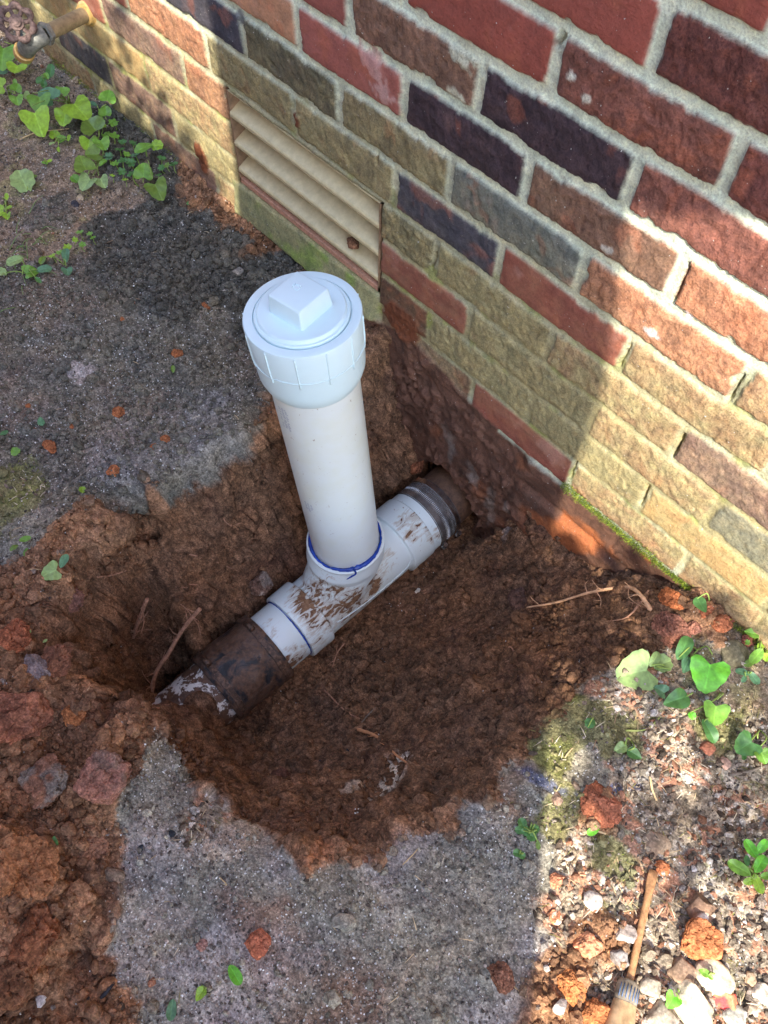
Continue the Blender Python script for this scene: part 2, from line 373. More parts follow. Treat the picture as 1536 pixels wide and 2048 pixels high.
    me = mesh_np('brick_face', V, F, np.clip(c * 1.28, 0, .85), M_BRICK)
    ra = me.attributes.new('Rgh', 'FLOAT', 'POINT'); rv = np.where(face > .5, .25 + .75 * rough, .6); rv = np.maximum(rv, .75 * av[:, 0]); ra.data.foreach_set('value', rv.astype(np.float32))
    root = empty('brick_wall', (0, 0, 0), 'weathered red and mossy brick house wall with pale mortar joints', 'wall')
    link('brick_face', me, root)
    b = MB(); x0, x1, y0, y1, z0, z1 = -5, 5, .09, .32, -.9, 2.7
    b.add([(x, y, z) for x in (x0, x1) for y in (y0, y1) for z in (z0, z1)], [(0, 1, 3, 2), (4, 6, 7, 5), (0, 4, 5, 1), (2, 3, 7, 6), (0, 2, 6, 4), (1, 5, 7, 3)])
    b.build('wall_core', plain_mat('rough_block', lin(120, 110, 100), .9, scale=30), root, smooth=False)
    return root
WALL = build_wall()

# ------------------------------------------------------------------ the ground: one sheet with the excavated hole
HP = [  # photo pixel, height of the soil there (m)
 (0,0,.01),(60,140,.01),(0,300,.0),(0,500,.0),(0,700,.0),(0,850,.0),(0,1000,.005),(150,250,.01),(200,400,.0),(200,600,.0),(200,800,.0),(150,950,.0),
 (330,320,.015),(380,370,.02),(430,400,.012),(400,500,.012),(500,470,.015),(350,650,.0),(560,540,.01),(450,700,.0),(300,900,.0),(400,850,.0),(600,560,.015),
 (700,600,.01),(760,650,.005),(800,700,.0),(860,745,-.004),
 (430,960,.0),(480,900,.0),(520,870,-.005),(330,1010,.003),(250,1060,.0),(180,1110,.003),(130,1190,.008),(110,1260,.012),(140,1320,.012),(190,1390,.01),(60,1200,.01),(0,1150,.008),
 (0,1400,.035),(60,1480,.045),(130,1450,.03),(0,1560,.04),(110,1560,.04),(210,1500,.03),(200,1580,.028),(0,1700,.07),(60,1750,.075),(100,1850,.055),(0,1950,.07),(80,2000,.04),(0,2047,.06),
 (180,1700,.004),(160,1900,.006),(150,2040,.006),(260,1700,.0),(300,1900,.0),(300,2047,.0),(330,1560,.002),(290,1450,.006),(300,1520,.004),
 (160,1205,-.05),(155,1250,-.06),(180,1225,-.12),(190,1300,-.15),(225,1365,-.13),(250,1400,-.05),(215,1230,-.26),(235,1290,-.34),(270,1350,-.28),(310,1400,-.14),(290,1320,-.38),(300,1250,-.36),(280,1180,-.26),(250,1130,-.12),(335,1300,-.38),
 (360,1260,-.34),(370,1180,-.27),(340,1100,-.14),(350,1050,-.04),(440,1250,-.30),(440,1180,-.25),(430,1110,-.17),(430,1040,-.08),(500,1190,-.29),(510,1120,-.23),(510,1050,-.15),(500,980,-.06),(560,1130,-.29),(570,1060,-.22),(560,960,-.09),(540,900,-.02),
 (350,1350,-.28),(370,1370,-.262),(380,1410,-.235),(420,1450,-.235),(350,1420,-.16),(335,1450,-.06),(370,1480,-.09),(350,1510,-.006),
 (455,1475,-.33),(480,1440,-.352),(490,1500,-.33),(460,1530,-.20),(420,1530,-.09),(400,1600,-.004),(430,1640,.0),(550,1420,-.345),(560,1480,-.33),(540,1550,-.24),(520,1600,-.13),(500,1640,-.04),(500,1670,.0),
 (640,1340,-.345),(650,1430,-.32),(640,1510,-.27),(640,1570,-.18),(620,1630,-.10),(590,1690,-.02),(620,1740,.0),(560,1660,-.04),
 (720,1270,-.34),(740,1380,-.31),(740,1460,-.26),(740,1540,-.18),(740,1610,-.10),(720,1670,-.045),(700,1730,-.004),
 (800,1200,-.33),(830,1320,-.28),(840,1420,-.22),(850,1500,-.15),(850,1570,-.09),(850,1630,-.04),(830,1690,.0),
 (880,1130,-.31),(930,1240,-.25),(950,1350,-.18),(950,1440,-.12),(950,1520,-.06),(950,1590,-.015),(930,1640,.0),
 (950,1080,-.28),(1000,1150,-.235),(1030,1250,-.16),(1050,1340,-.10),(1050,1430,-.05),(1060,1500,-.012),(1080,1560,.0),
 (1010,1090,-.24),(1080,1110,-.175),(1100,1180,-.145),(1130,1260,-.09),(1140,1350,-.035),(1150,1420,-.008),(1160,1120,-.13),(1200,1180,-.10),(1220,1260,-.05),(1240,1330,-.01),(1290,1180,-.045),(1270,1160,-.07),
 (1320,1200,-.008),(1340,1250,.0),(1350,1200,.004),(1240,1350,.0),
 (740,720,-.01),(760,780,-.04),(800,800,-.05),(760,860,-.10),(820,880,-.13),(770,950,-.17),(830,930,-.18),(880,800,-.03),(920,870,-.09),(880,900,-.13),(900,930,-.17),(960,920,-.10),(980,980,-.17),(1020,1020,-.17),(1090,1060,-.13),
 (650,960,-.14),(600,920,-.07),(700,850,-.08),(720,980,-.2),(640,1080,-.29),
 (1250,1450,.0),(1400,1350,.004),(1536,1300,.0),(1536,1500,.0),(1400,1600,.0),(1200,1650,.0),(1100,1700,.0),(1100,1900,.0),(1000,1800,.0),(900,1800,.0),(800,1900,.0),(700,1850,.0),(600,1950,.0),(450,1800,.0),(400,2040,.0),(900,2040,.0),(1250,1900,.006),(1400,1850,.006),(1536,1750,.004),(1300,2040,.01),(1500,2040,.012),(1480,1220,.004)]
hx_ = []; 
for u_, v_, z_ in HP:
    if u_ < 345 and z_ < -.03: continue
    p = at(u_, v_, z_); hx_.append((p[0], min(p[1], .06), z_))
_c = np.array([.575, -.56])
for (u_, v_), st in (((300, 1440), 1), ((250, 1420), 1), ((190, 1385), 0), ((150, 1300), 0), ((125, 1230), 0), ((135, 1180), 0), ((175, 1125), 0), ((250, 1070), 0), ((300, 1040), 2), ((345, 1008), 2), ((400, 975), 3), ((440, 955), 3)):
    r_ = at(u_, v_, .006)[:2]; dd = _c - r_; L_ = np.linalg.norm(dd); dd /= L_
    hx_.append((r_[0], r_[1], .008)); hx_.append((r_[0] - dd[0] * .03, r_[1] - dd[1] * .03, .012))
    for o_, z_ in (((.008, -.06), (.018, -.18), (.034, -.31), (.055, -.40), (.08, -.42)), ((.02, -.04), (.05, -.12), (.085, -.22)), ((.02, -.05), (.05, -.12), (.09, -.21), (.13, -.29)), ((.025, -.03), (.06, -.08), (.11, -.15), (.17, -.23)))[st]:
        if o_ < L_ - .02: hx_.append((r_[0] + dd[0] * o_, r_[1] + dd[1] * o_, z_))
for p in ((.40, -.01, -.005), (.45, -.01, -.03), (.50, -.01, -.075), (.535, -.01, -.14), (.42, -.06, -.04), (.47, -.06, -.085), (.505, -.06, -.15), (.40, -.11, -.07), (.45, -.12, -.12), (.655, -.01, -.20), (.70, -.01, -.155), (.75, -.01, -.125)): hx_.append(p)
for p in ((.50, -.60, -.43), (.48, -.58, -.43), (.50, -.55, -.41), (.515, -.63, -.41)): hx_.append(p)
for p in ((-2, -2), (-2, 0), (-1.4, -1.2), (0, -2), (2.4, -2), (2.4, 0), (-.6, -1.3), (.2, -1.4), (1, -1.4), (1.9, -.6), (1.5, -1.2), (-1, -.5), (-1.2, .05), (1.5, .05), (2.2, .05)): hx_.append((p[0], p[1], 0.0))
HX = np.array(hx_); 
_D = np.linalg.norm(HX[:, None, :2] - HX[None, :, :2], axis=2)
_n = len(HX); _A = np.zeros((_n + 1, _n + 1)); _A[:_n, :_n] = -_D + 0.004 * np.eye(_n); _A[:_n, _n] = 1; _A[_n, :_n] = 1
_W = np.linalg.solve(_A, np.append(HX[:, 2], 0))
CX = np.arange(-1.4, 1.9, .008); CY = np.arange(-1.5, .09, .008)
_gx, _gy = np.meshgrid(CX, CY, indexing='ij')
_hz = np.full(_gx.shape, _W[-1])
for (px_, py_, _), w_ in zip(HX, _W[:-1]): _hz = _hz - w_ * np.hypot(_gx - px_, _gy - py_)
for _ in range(1):
    q = np.pad(_hz, 1, mode='edge'); _hz = (q[1:-1, 1:-1] * 2 + q[:-2, 1:-1] + q[2:, 1:-1] + q[1:-1, :-2] + q[1:-1, 2:]) / 6
def base_h(x, y):
    x = np.asarray(x, float); y = np.asarray(y, float)
    a = np.clip((x - CX[0]) / .008, 0, len(CX) - 1.001); b = np.clip((y - CY[0]) / .008, 0, len(CY) - 1.001)
    i = a.astype(int); j = b.astype(int); a -= i; b -= j
    h = (_hz[i, j] * (1 - a) * (1 - b) + _hz[i + 1, j] * a * (1 - b) + _hz[i, j + 1] * (1 - a) * b + _hz[i + 1, j + 1] * a * b)
    far = sstep(.0, .35, np.maximum(np.maximum(CX[0] + .4 - x, x - CX[-1] + .4), CY[0] + .4 - y))
    return h * (1 - far)
# soil kinds: 0 grey loam 1 dark crumbly 2 red-brown clay 3 orange spoil 4 brown mud 5 moss 6 pebbly litter
ZS = [(1,(450,600)),(1,(370,600)),(1,(250,560)),(1,(480,640)),(7,(450,800)),(7,(100,620)),(7,(350,780)),(7,(0,650)),(7,(200,650)),(7,(0,850)),(7,(150,800)),(7,(300,700)),(7,(300,820)),(7,(420,750)),(7,(150,930)),(7,(280,930)),(7,(400,880)),(7,(80,750)),(7,(420,640)),
 (7,(60,560)),(7,(100,430)),(4,(60,400)),(4,(40,270)),(4,(140,340)),(4,(200,400)),(4,(90,480)),(4,(20,330)),(4,(250,390)),(4,(120,200)),(4,(0,200)),(4,(150,140)),
 (1,(330,440)),(1,(420,450)),(1,(480,480)),(1,(550,520)),(1,(400,540)),(1,(500,560)),(1,(300,520)),(1,(330,360)),(1,(250,470)),(1,(220,250)),(1,(260,330)),(1,(180,140)),
 (3,(390,350)),(3,(420,400)),(3,(450,440)),(3,(490,470)),(2,(540,500)),(2,(640,590)),
 (7,(470,850)),(3,(500,870)),(3,(540,860)),(2,(500,960)),(2,(460,930)),(2,(560,930)),(2,(440,1000)),
 (7,(350,970)),(3,(380,1020)),(3,(300,1040)),(3,(220,1080)),(3,(150,1080)),(3,(130,1160)),(0,(60,1050)),(5,(10,1010)),(5,(40,1000)),(7,(250,1000)),(7,(100,1000)),
 (3,(60,1180)),(2,(80,1250)),(3,(30,1320)),(2,(120,1310)),(3,(60,1400)),(3,(150,1400)),(2,(200,1450)),(3,(30,1500)),(2,(120,1480)),(3,(200,1560)),(2,(90,1620)),(3,(240,1480)),(2,(300,1420)),(2,(270,1500)),
 (3,(30,1700)),(3,(60,1780)),(2,(90,1850)),(3,(30,1900)),(3,(90,1950)),(2,(20,2020)),(3,(140,1800)),(2,(150,1750)),(3,(170,1850)),(2,(180,1950)),(3,(200,2020)),(3,(190,1700)),
 (0,(300,1600)),(0,(290,1700)),(0,(350,1800)),(0,(250,1850)),(0,(280,1950)),(0,(350,2040)),(0,(450,1750)),(0,(500,1900)),(0,(420,1700)),(0,(550,1780)),(0,(650,1850)),(0,(700,1780)),(0,(800,1800)),(0,(750,1950)),(0,(600,2040)),(0,(900,1850)),(0,(1000,1750)),(0,(1000,1900)),(0,(900,2000)),(0,(980,1650)),(0,(1040,1580)),(0,(850,1730)),(0,(1050,1700)),(0,(340,1520)),
 (6,(400,1660)),(3,(650,1720)),(3,(620,1700)),
 (6,(1150,1700)),(6,(1150,1850)),(6,(1200,2000)),(6,(1300,1650)),(6,(1300,1800)),(6,(1400,1750)),(6,(1500,1700)),(6,(1500,1900)),(6,(1400,2000)),(6,(1300,1950)),(6,(1450,1600)),(6,(1350,1550)),(6,(1250,1560)),(6,(1500,1500)),(6,(1200,1760)),
 (6,(1210,1380)),(6,(1250,1400)),(5,(1200,1430)),(5,(1240,1470)),(5,(1130,1500)),(5,(1080,1470)),(6,(1330,1450)),(5,(1450,1440)),(4,(1400,1320)),(4,(1450,1380)),(6,(1330,1360)),(4,(1500,1350)),(5,(1170,1600)),(5,(1100,1640)),(0,(1180,1540)),(5,(1220,1720)),(3,(1200,1620)),(4,(1500,1250)),(3,(1420,1230)),
 (3,(1150,1980)),(3,(1180,2040)),(3,(1170,1870)),
 (2,(1340,1200)),(2,(1250,1280)),(2,(1180,1330)),(2,(1100,1400)),(2,(1020,1480)),(2,(940,1560)),(3,(860,1600)),(3,(800,1600)),(3,(900,1500)),(2,(750,1650)),(3,(640,1640)),(2,(560,1620)),(3,(480,1600)),(3,(430,1560)),(2,(400,1520)),(3,(850,1660)),(3,(730,1690)),
 (2,(700,1400)),(2,(850,1350)),(2,(1000,1300)),(2,(1100,1200)),(2,(950,1150)),(2,(1200,1200)),(2,(600,1450)),(2,(500,1480)),(2,(850,1250)),(2,(300,1300)),(2,(400,1200)),(2,(250,1200)),(2,(350,1120)),(2,(500,1100)),(2,(600,1000)),(2,(740,850)),(2,(780,950)),(2,(850,850)),(2,(750,720)),(2,(900,950)),(2,(680,700)),(2,(330,1400)),(2,(200,1300))]
def px2ground(u_, v_):
    z = 0.0
    for _ in range(25):
        p = at(u_, v_, z); z = .6 * z + .4 * float(base_h(p[0], min(p[1], .03)))
    return at(u_, v_, z)
ZW = np.array([list(px2ground(*q)[:2]) for _, q in ZS]); ZK = np.array([k for k, _ in ZS])
KC = np.array([lin(120, 117, 104), lin(78, 77, 70), lin(98, 73, 54), lin(120, 91, 68), lin(120, 107, 91), lin(106, 104, 74), lin(122, 113, 98), lin(98, 95, 84)])
def kinds(P, s=.045):
    Q = P[:, :2].astype(np.float32).copy()
    Q[:, 0] += .034 * fbm(P, .10, 101, 6, .6); Q[:, 1] += .034 * fbm(P, .10, 105, 6, .6)
    D = np.full((8, len(P)), 1e-12, np.float32)
    for (x, y), k in zip(ZW, ZK):
        d2 = (Q[:, 0] - x) ** 2 + (Q[:, 1] - y) ** 2
        D[k] += 1.0 / (d2 + 1e-4) ** 5.5
    return (D / D.sum(0)).T

def ground_disp(P, K):
    g = lambda k: K[:, k]
    P = P + np.stack([.0028 * vnoise(P, .008, 401), .0028 * vnoise(P, .008, 402), .0028 * vnoise(P, .008, 403)], 1)
    w8, i8 = worley(P, .008, 201); w18, i18 = worley(P + .01 * np.stack([vnoise(P, .02, 207)] * 3, 1), .019, 211); w35, i35 = worley(P, .04, 221); w5, i5 = worley(P, .0052, 231)
    n5 = fbm(P, .05, 241, 5); n12 = fbm(P, .14, 251, 3); mk = sstep(-.15, .3, fbm(P, .07, 261, 3)) * (1 - .85 * np.clip(sum(np.exp(-((P[:, 0] - x_) ** 2 + (P[:, 1] - y_) ** 2) / r_ ** 2) for x_, y_, r_ in ((.86, -.44, .07), (.94, -.33, .06), (.80, -.50, .05), (.40, -.48, .05), (.50, -.30, .04), (.90, -.13, .05))), 0, 1)); mk2 = sstep(-.1, .3, fbm(P, .05, 271, 3))
    w12, i12 = worley(P + .5, .012, 281); rg = np.abs(fbm(P, .035, 291, 4)); n2 = fbm(P, .012, 295, 3)
    d = g(0) * (.0045 * n5 + .004 * n12 + .0016 * w8 * mk + .0012 * w5 + .0042 * mk2 * w18 * i18 + .0014 * n2 - .004 * sstep(.04, .0, rg) * mk)
    d += g(7) * (.005 * n5 + .004 * n12 + .0045 * mk2 * w18 * i18 + .0030 * w12 * i12 * mk + .0026 * w8 * i8 + .0014 * w5 - .004 * sstep(.04, .0, rg) * mk)
    d += g(1) * (.006 * n5 + .0075 * w18 * i18 + .0048 * w8 * i8 + .0035 * w12 * i12 + .0016 * w5)
    d += g(2) * (.011 * n5 + .010 * n12 + (.0105 * w18 * i18 + .0055 * w12 * i12 + .0030 * w8) * (.12 + .88 * mk) + .0016 * w5 + .024 * w35 * mk2 * i35 + .0022 * n2 - .007 * sstep(.05, .0, rg))
    d += g(3) * (.010 * n5 + .011 * w18 * i18 + .018 * w35 * mk2 * i35 + .0055 * w12 * i12 + .004 * w8 + .0016 * w5 + .002 * n2)
    d += g(4) * (.004 * n5 + .0016 * w8 * mk + .0011 * w5 + .002 * w18 * mk2)
    d += g(5) * (.005 * n5 + .003 * w8 + .0018 * w5)
    d += g(6) * (.007 * n5 + .0055 * w18 * i18 + .0036 * w8 * i8 + .0018 * w5)
    return d, i8, i18, i35, n5
M_SOIL = soil_mat('damp_soil')
GX = axis_lines(-1.08, 1.52, 0.0025, (-45, 45), 1.4); GY = axis_lines(-1.16, 0.03, 0.0025, (-45, 45), 1.4)
def build_ground():
    nx, ny = len(GX), len(GY); X = np.repeat(GX, ny); Y = np.tile(GY, nx); P0 = np.stack([X, Y, X * 0], 1)
    wx = .016 * fbm(P0, .07, 301, 5, .6); wy = .016 * fbm(P0, .07, 305, 5, .6)
    H = base_h(X + wx, np.minimum(Y + wy, .05))
    H = np.where(Y > .02, np.minimum(H, .0), H)
    tr = -.335 + 3.0 * np.maximum(np.abs(X - .585 + wx) - .072 - .030 * ((X > .585) & (Y > -.15)), 0) + 4 * np.maximum(-.575 - Y + wy, 0)
    H = np.minimum(H, np.where(Y < .03, tr, H))
    Hg = H.reshape(nx, ny); P = np.stack([X, Y, H], 1)
    dx = np.gradient(Hg, GX, axis=0).ravel(); dy = np.gradient(Hg, GY, axis=1).ravel()
    N = np.stack([-dx, -dy, np.ones_like(dx)], 1); N /= np.linalg.norm(N, axis=1)[:, None]
    K = kinds(P)
    # below the loam the sides of the dig are clay
    dig = sstep(.012, .035, -H + .006 * vnoise(P, .03, 311))[:, None]; Kc = K.copy() * 0; Kc[:, 2] = 1
    K = K * (1 - dig) + Kc * dig
    near = ((X > -1.2) & (X < 1.7) & (Y > -1.3) & (Y < .1)).astype(float)
    d, i8, i18, i35, n5 = ground_disp(P, K); d = d * near + (1 - near) * 0.01 * n5
    V = P + N * d[:, None]
    jt = np.stack([np.modf(i8 * 977.0 * (k + 1.37))[0] for k in range(8)], 1) * .7 + np.stack([np.modf(i18 * 613.0 * (k + 1.71))[0] for k in range(8)], 1) * 1.0
    KJ = (K ** 1.6) * np.exp(3.4 * (jt - .85)); KJ = KJ ** 1.8; KJ /= KJ.sum(1, keepdims=True) + 1e-9
    C = KJ @ KC
    rnd = K[:, [1, 2, 3, 6]].sum(1) + .5 * K[:, 7]
    C = C * (1 + (.5 * rnd + .12) * (i18 - .5) + (.55 * rnd + .3) * (i8 - .5))[:, None]
    pale_clay = sstep(.1, .55, fbm(P, .10, 321, 5))[:, None] * K[:, [2]] * .55; C = C * (1 - pale_clay) + lin(116, 86, 68) * pale_clay      # brighter clay
    drk = sstep(.1, .5, fbm(P, .08, 331, 5))[:, None] * K[:, [2]] * .4; C = C * (1 - drk) + lin(72, 48, 42) * drk
    wgt = sstep(.05, .4, fbm(P, .09, 341, 5))[:, None] * (K[:, [0]] + .4 * K[:, [7]]) * .5; C = C * (1 - wgt) + lin(120, 88, 70) * wgt
    pal = sstep(.05, .4, fbm(P, .11, 346, 5))[:, None] * (K[:, [0]] + .5 * K[:, [7]]) * .45; C = C * (1 - pal) + lin(160, 154, 152) * pal
    ms = sstep(.1, .4, fbm(P, .03, 351, 4))[:, None] * (K[:, [5]] * .3 + K[:, [6]] * .3 + K[:, [4]] * .25); C = C * (1 - ms) + lin(110, 124, 50) * ms
    pk = ((i18 > .8)[:, None] * K[:, [6]]) * .7; C = C * (1 - pk) + lin(160, 112, 86) * pk
    pk = ((i18 < .25)[:, None] * K[:, [6]]) * .6; C = C * (1 - pk) + lin(190, 182, 168) * pk
    for (a0, b0, r_, ang, asp_, cc, k_) in ((165, 742, .022, 0, 1.6, (172, 162, 154), .7), (775, 1562, .018, 55, 2.6, (196, 184, 164), .75), (720, 1570, .010, 30, 3.0, (176, 162, 144), .6), (1400 - 380, 1035, .012, 80, 2.0, (150, 144, 140), .5), (470, 1680, .03, 0, 1.5, (172, 152, 128), .45), (640, 1710, .02, 0, 1.4, (166, 116, 84), .5), (330, 1830, .03, 0, 1.6, (148, 140, 134), .4), (900, 1800, .035, 0, 1.5, (92, 88, 84), .4), (1220, 1582, .010, 10, 3.5, (74, 84, 128), .7), (1075, 1562, .012, -30, 2.5, (72, 84, 118), .6), (560, 1900, .03, 0, 1.4, (150, 142, 136), .35)):
        A_ = px2ground(a0, b0); dr_ = px_dir(A_, a0, b0, ang); ux = (V[:, 0] - A_[0]) * dr_.x + (V[:, 1] - A_[1]) * dr_.y; uy = -(V[:, 0] - A_[0]) * dr_.y + (V[:, 1] - A_[1]) * dr_.x
        dd_ = np.hypot(ux / asp_, uy) / r_ + 1.1 * fbm(P, .016, 361, 4); pk_ = (1 - sstep(.5, 1.0, dd_))[:, None] * k_; C = C * (1 - pk_) + lin(*cc) * pk_
    me = mesh_np('ground', V, grid_faces(nx, ny), np.clip(C * 1.25, 0, .85), M_SOIL)
    o = link('ground', me); tag(o, kind='structure')
    return V[:, 2].reshape(nx, ny)
GZ = build_ground()
def gz(x, y):
    i = int(np.clip(np.searchsorted(GX, x) - 1, 0, len(GX) - 2)); j = int(np.clip(np.searchsorted(GY, y) - 1, 0, len(GY) - 2)); return float(GZ[i, j])
def gp(u_, v_):
    """point on the finished ground seen at this photo pixel"""
    z = 0.12
    d = ray(u_, v_)
    while z > -.45:
        p = at(u_, v_, z)
        if p[1] > .0: p[1] = 0
        if gz(p[0], p[1]) >= z: break
        z -= .003
    return np.array([p[0], min(p[1], -.004), gz(p[0], min(p[1], -.004))])
#@@PART2
# ------------------------------------------------------------------ sun blockers added out of view to shape the shade
def build_sun_blocker():
    root = empty('sun_blocker', (1.7, -1.9, 0), 'pale sided neighbouring house with a low wing and a deep sloping eave', 'house')
    msd = plain_mat('pale_panel', (.62, .62, .60), .7, var=.06); mrf = plain_mat('dark_panel', (.12, .11, .11), .9)
    def prism(name, xz, y0, y1, mat):
        b = MB(); n = len(xz); V = [(x - 1.7, y + 1.9, z) for y in (y0, y1) for x, z in xz]
        F = [tuple(range(n)), tuple(range(2 * n - 1, n - 1, -1))] + [(k, k + n, (k + 1) % n + n, (k + 1) % n) for k in range(n)]
        b.add(V, F); return b.build(name, mat, root, smooth=False)
    T = math.tan(SUN_EL); D = 1.36; tx = D / .8 * .6; tz = D / .8 * T
    q = lambda x, z: (x + tx, z + tz)                       # a point of the shade's edge on the brick wall, carried up to the added panels
    xl = .02 + tx
    prism('wall', [(xl, -.05), q(.80, -tz - .05), q(.80, .10), q(.797, .21), q(.775, .34), q(.752, .44), q(.742, .492), q(.70, 2.0), (xl, 4.4)], -D - .004, -D + .002, msd)  # added panel, cut to cast the left edge of the sunlit patch
    prism('low_wing', [(-2.6, -.05), (xl + .17, -.05), (xl + .17, tz + .05), (xl, tz + .05), (xl - .25, tz + .09), (.0, tz - .04), (-2.6, tz - .04)], -D - .055, -D - .035, msd)
    prism('eave', [q(.742, .497), q(.79, .507), q(.88, .565), q(1.1, .65), q(1.8, .74), q(1.8, 2.0), q(.70, 2.0)], -D - .010, -D - .005, mrf)  # added panel, casts the upper edge of the sunlit patch
build_sun_blocker()

def leaf_cloud(name, cen, rad, n, size, mat, seed):
    rng = np.random.default_rng(seed); V = []; F = []
    for i in range(n):
        p = rng.normal(size=3); p /= np.linalg.norm(p); p = np.array(cen) + p * np.array(rad) * rng.uniform(.3, 1) ** .5
        a = rng.normal(size=3); a /= np.linalg.norm(a); b = np.cross(a, rng.normal(size=3)); b /= np.linalg.norm(b); s = size * rng.uniform(.6, 1.3)
        o = len(V); V += [p, p + a * s * .5 + b * s * .35, p + a * s, p + a * s * .5 - b * s * .35]; F.append((o, o + 1, o + 2, o + 3))
    return mesh_np(name, np.array(V), np.array(F), None, mat, False)
def build_leaf_blocker():
    root = empty('leaf_blocker', (.2, -4.6, 0), 'leafy tree standing behind the low wing of the house', 'tree')  # unseen tree, added to break up the sunlight
    b = MB(); b.tube([(0, 0, -.1), (.05, 0, 1.6), (.2, .1, 3.0), (.4, .3, 4.2)], .16, .05, 12); b.tube([(.1, .05, 2.2), (.8, .5, 3.4), (1.2, .8, 4.3)], .08, .02, 8)
    b.tube([(.1, .05, 2.4), (-.8, .3, 3.5), (-1.3, .6, 4.2)], .07, .02, 8)
    b.build('trunk', plain_mat('bark', (.14, .11, .08), .9), root)
    m = plain_mat('tree_leaf', (.09, .15, .05), .6)
    link('crown', leaf_cloud('crown', (.3, 1.25, 4.15), (1.9, .55, .62), 2600, .10, m, 5), root)
    link('low_branch', leaf_cloud('low_branch', (.72, 2.95, 2.12), (.26, .10, .26), 420, .035, m, 8), root)
    c = np.array([1.13, -.16, 0]) + np.array(SUN) * 2.9 - np.array([.2, -4.6, 0])
    link('low_branch', leaf_cloud('low_branch', c, (.22, .16, .13), 260, .055, m, 9), root)  # leaf cloud hung in the sun's path to dapple the right bank
build_leaf_blocker()

# ------------------------------------------------------------------ materials for the plumbing
def pvc_mat(name, col, mudc=(.15, .075, .035), attr=True, yel=0.25):
    m, n, b = new_mat(name); co = coords(n)
    f = noise(n, co, 18, 4, .6); c = mixc(n, ramp(n, f, [(0.45, 0.0), (0.75, yel)]), col, (col[0] * .95, col[1] * .92, col[2] * .78))
    sp = ramp(n, noise(n, co, 170, 4, .65), [(0.66, 0.0), (0.70, 0.85)]); sp2 = ramp(n, noise(n, co, 26, 2, .5), [(0.44, 0.0), (0.52, 1.0)])
    mm = nd(n, 'ShaderNodeMath', operation='MULTIPLY'); n.links.new(sp, mm.inputs[0]); n.links.new(sp2, mm.inputs[1]); c = mixc(n, mm.outputs[0], c, (.28, .2, .13))
    rough_in = 0.32
    if attr:
        a = nd(n, 'ShaderNodeAttribute', attribute_name='Mud').outputs['Fac']
        mp = nd(n, 'ShaderNodeMapping'); mp.inputs['Scale'].default_value = (95, 26, 60); mp.inputs['Rotation'].default_value = (.5, .3, .6); n.links.new(co, mp.inputs[0])
        g = nd(n, 'ShaderNodeTexNoise', i_Scale=1.0, i_Detail=6, i_Roughness=.62, i_Distortion=1.6); n.links.new(mp.outputs[0], g.inputs['Vector'])
        big = noise(n, co, 26, 3, .6)
        s1 = nd(n, 'ShaderNodeMath', operation='MULTIPLY_ADD', i_1=.55); n.links.new(big, s1.inputs[0]); n.links.new(g.outputs['Fac'], s1.inputs[2])
        s2 = nd(n, 'ShaderNodeMath', operation='MULTIPLY_ADD', i_1=.55); n.links.new(a, s2.inputs[0]); n.links.new(s1.outputs[0], s2.inputs[2])
        smear = ramp(n, s2.outputs[0], [(0.98, 0.0), (1.0, 1.0)])
        # ramps clamp at 1, so scale down first
        sc = nd(n, 'ShaderNodeMath', operation='MULTIPLY', i_1=.5); n.links.new(s2.outputs[0], sc.inputs[0])
        smear = ramp(n, sc.outputs[0], [(0.50, 0.0), (0.565, 0.5), (0.60, 0.4)]); mud = ramp(n, sc.outputs[0], [(0.585, 0.0), (0.60, 1.0)])
        dr = ramp(n, noise(n, co, 160, 4, .6), [(0.35, (.30, .17, .09)), (0.65, (.13, .06, .03))])
        c = mixc(n, smear, c, (.42, .28, .15)); c = mixc(n, mud, c, dr)
        r = ramp(n, mud, [(0, .32), (1, .85)]); n.links.new(r, b.inputs['Roughness'])
        bump(n, b, [(mud, .6, .0016), (noise(n, co, 300, 3, .6), .05, .0004)])
    else:
        b.inputs['Roughness'].default_value = rough_in
        bump(n, b, [(noise(n, co, 300, 3, .6), .05, .0004)])
    n.links.new(c, b.inputs['Base Color']); b.inputs['Specular IOR Level'].default_value = .5
    try: b.inputs['Subsurface Weight'].default_value = 0.0
    except Exception: pass
    return m
PV = (.76, .85, .85)
M_PVC = pvc_mat('white_plastic_dirty', PV); M_PIPE = pvc_mat('white_pipe', (.76, .82, .80), yel=.6); M_CAP = plain_mat('white_cap', (.68, .86, .90), .32, spec=.5, var=.015, scale=30, bd=.0002)
M_BLUE = plain_mat('blue_primer', (.006, .05, .34), .18, spec=.6, var=.3, scale=60)
M_STEEL = plain_mat('dull_steel', (.46, .46, .46), .26, metal=.85, var=.3, scale=40)
M_BOLT = plain_mat('bright_steel', (.7, .7, .7), .2, metal=1.0)
M_MUDR = soil_mat('mud_on_rubber', False, (.11, .065, .042), rough=.55, fine=160, contrast=.9, bd=.003, spec=.45)
def rubber_mat():
    m, n, b = new_mat('muddy_black_rubber'); co = coords(n)
    f = noise(n, co, 28, 6, .65, .6); c = mixc(n, ramp(n, f, [(.40, 0.0), (.50, 1.0)]), (.02, .022, .026), mixc(n, ramp(n, noise(n, co, 120, 5, .7), [(.35, 0.0), (.65, 1.0)]), (.07, .04, .027), (.17, .095, .06)))
    n.links.new(c, b.inputs['Base Color']); n.links.new(ramp(n, noise(n, co, 60, 3, .6), [(.4, .28), (.6, .7)]), b.inputs['Roughness'])
    bump(n, b, [(f, .9, .006), (noise(n, co, 150, 5, .7), .6, .002)]); return m
M_RUB = rubber_mat()
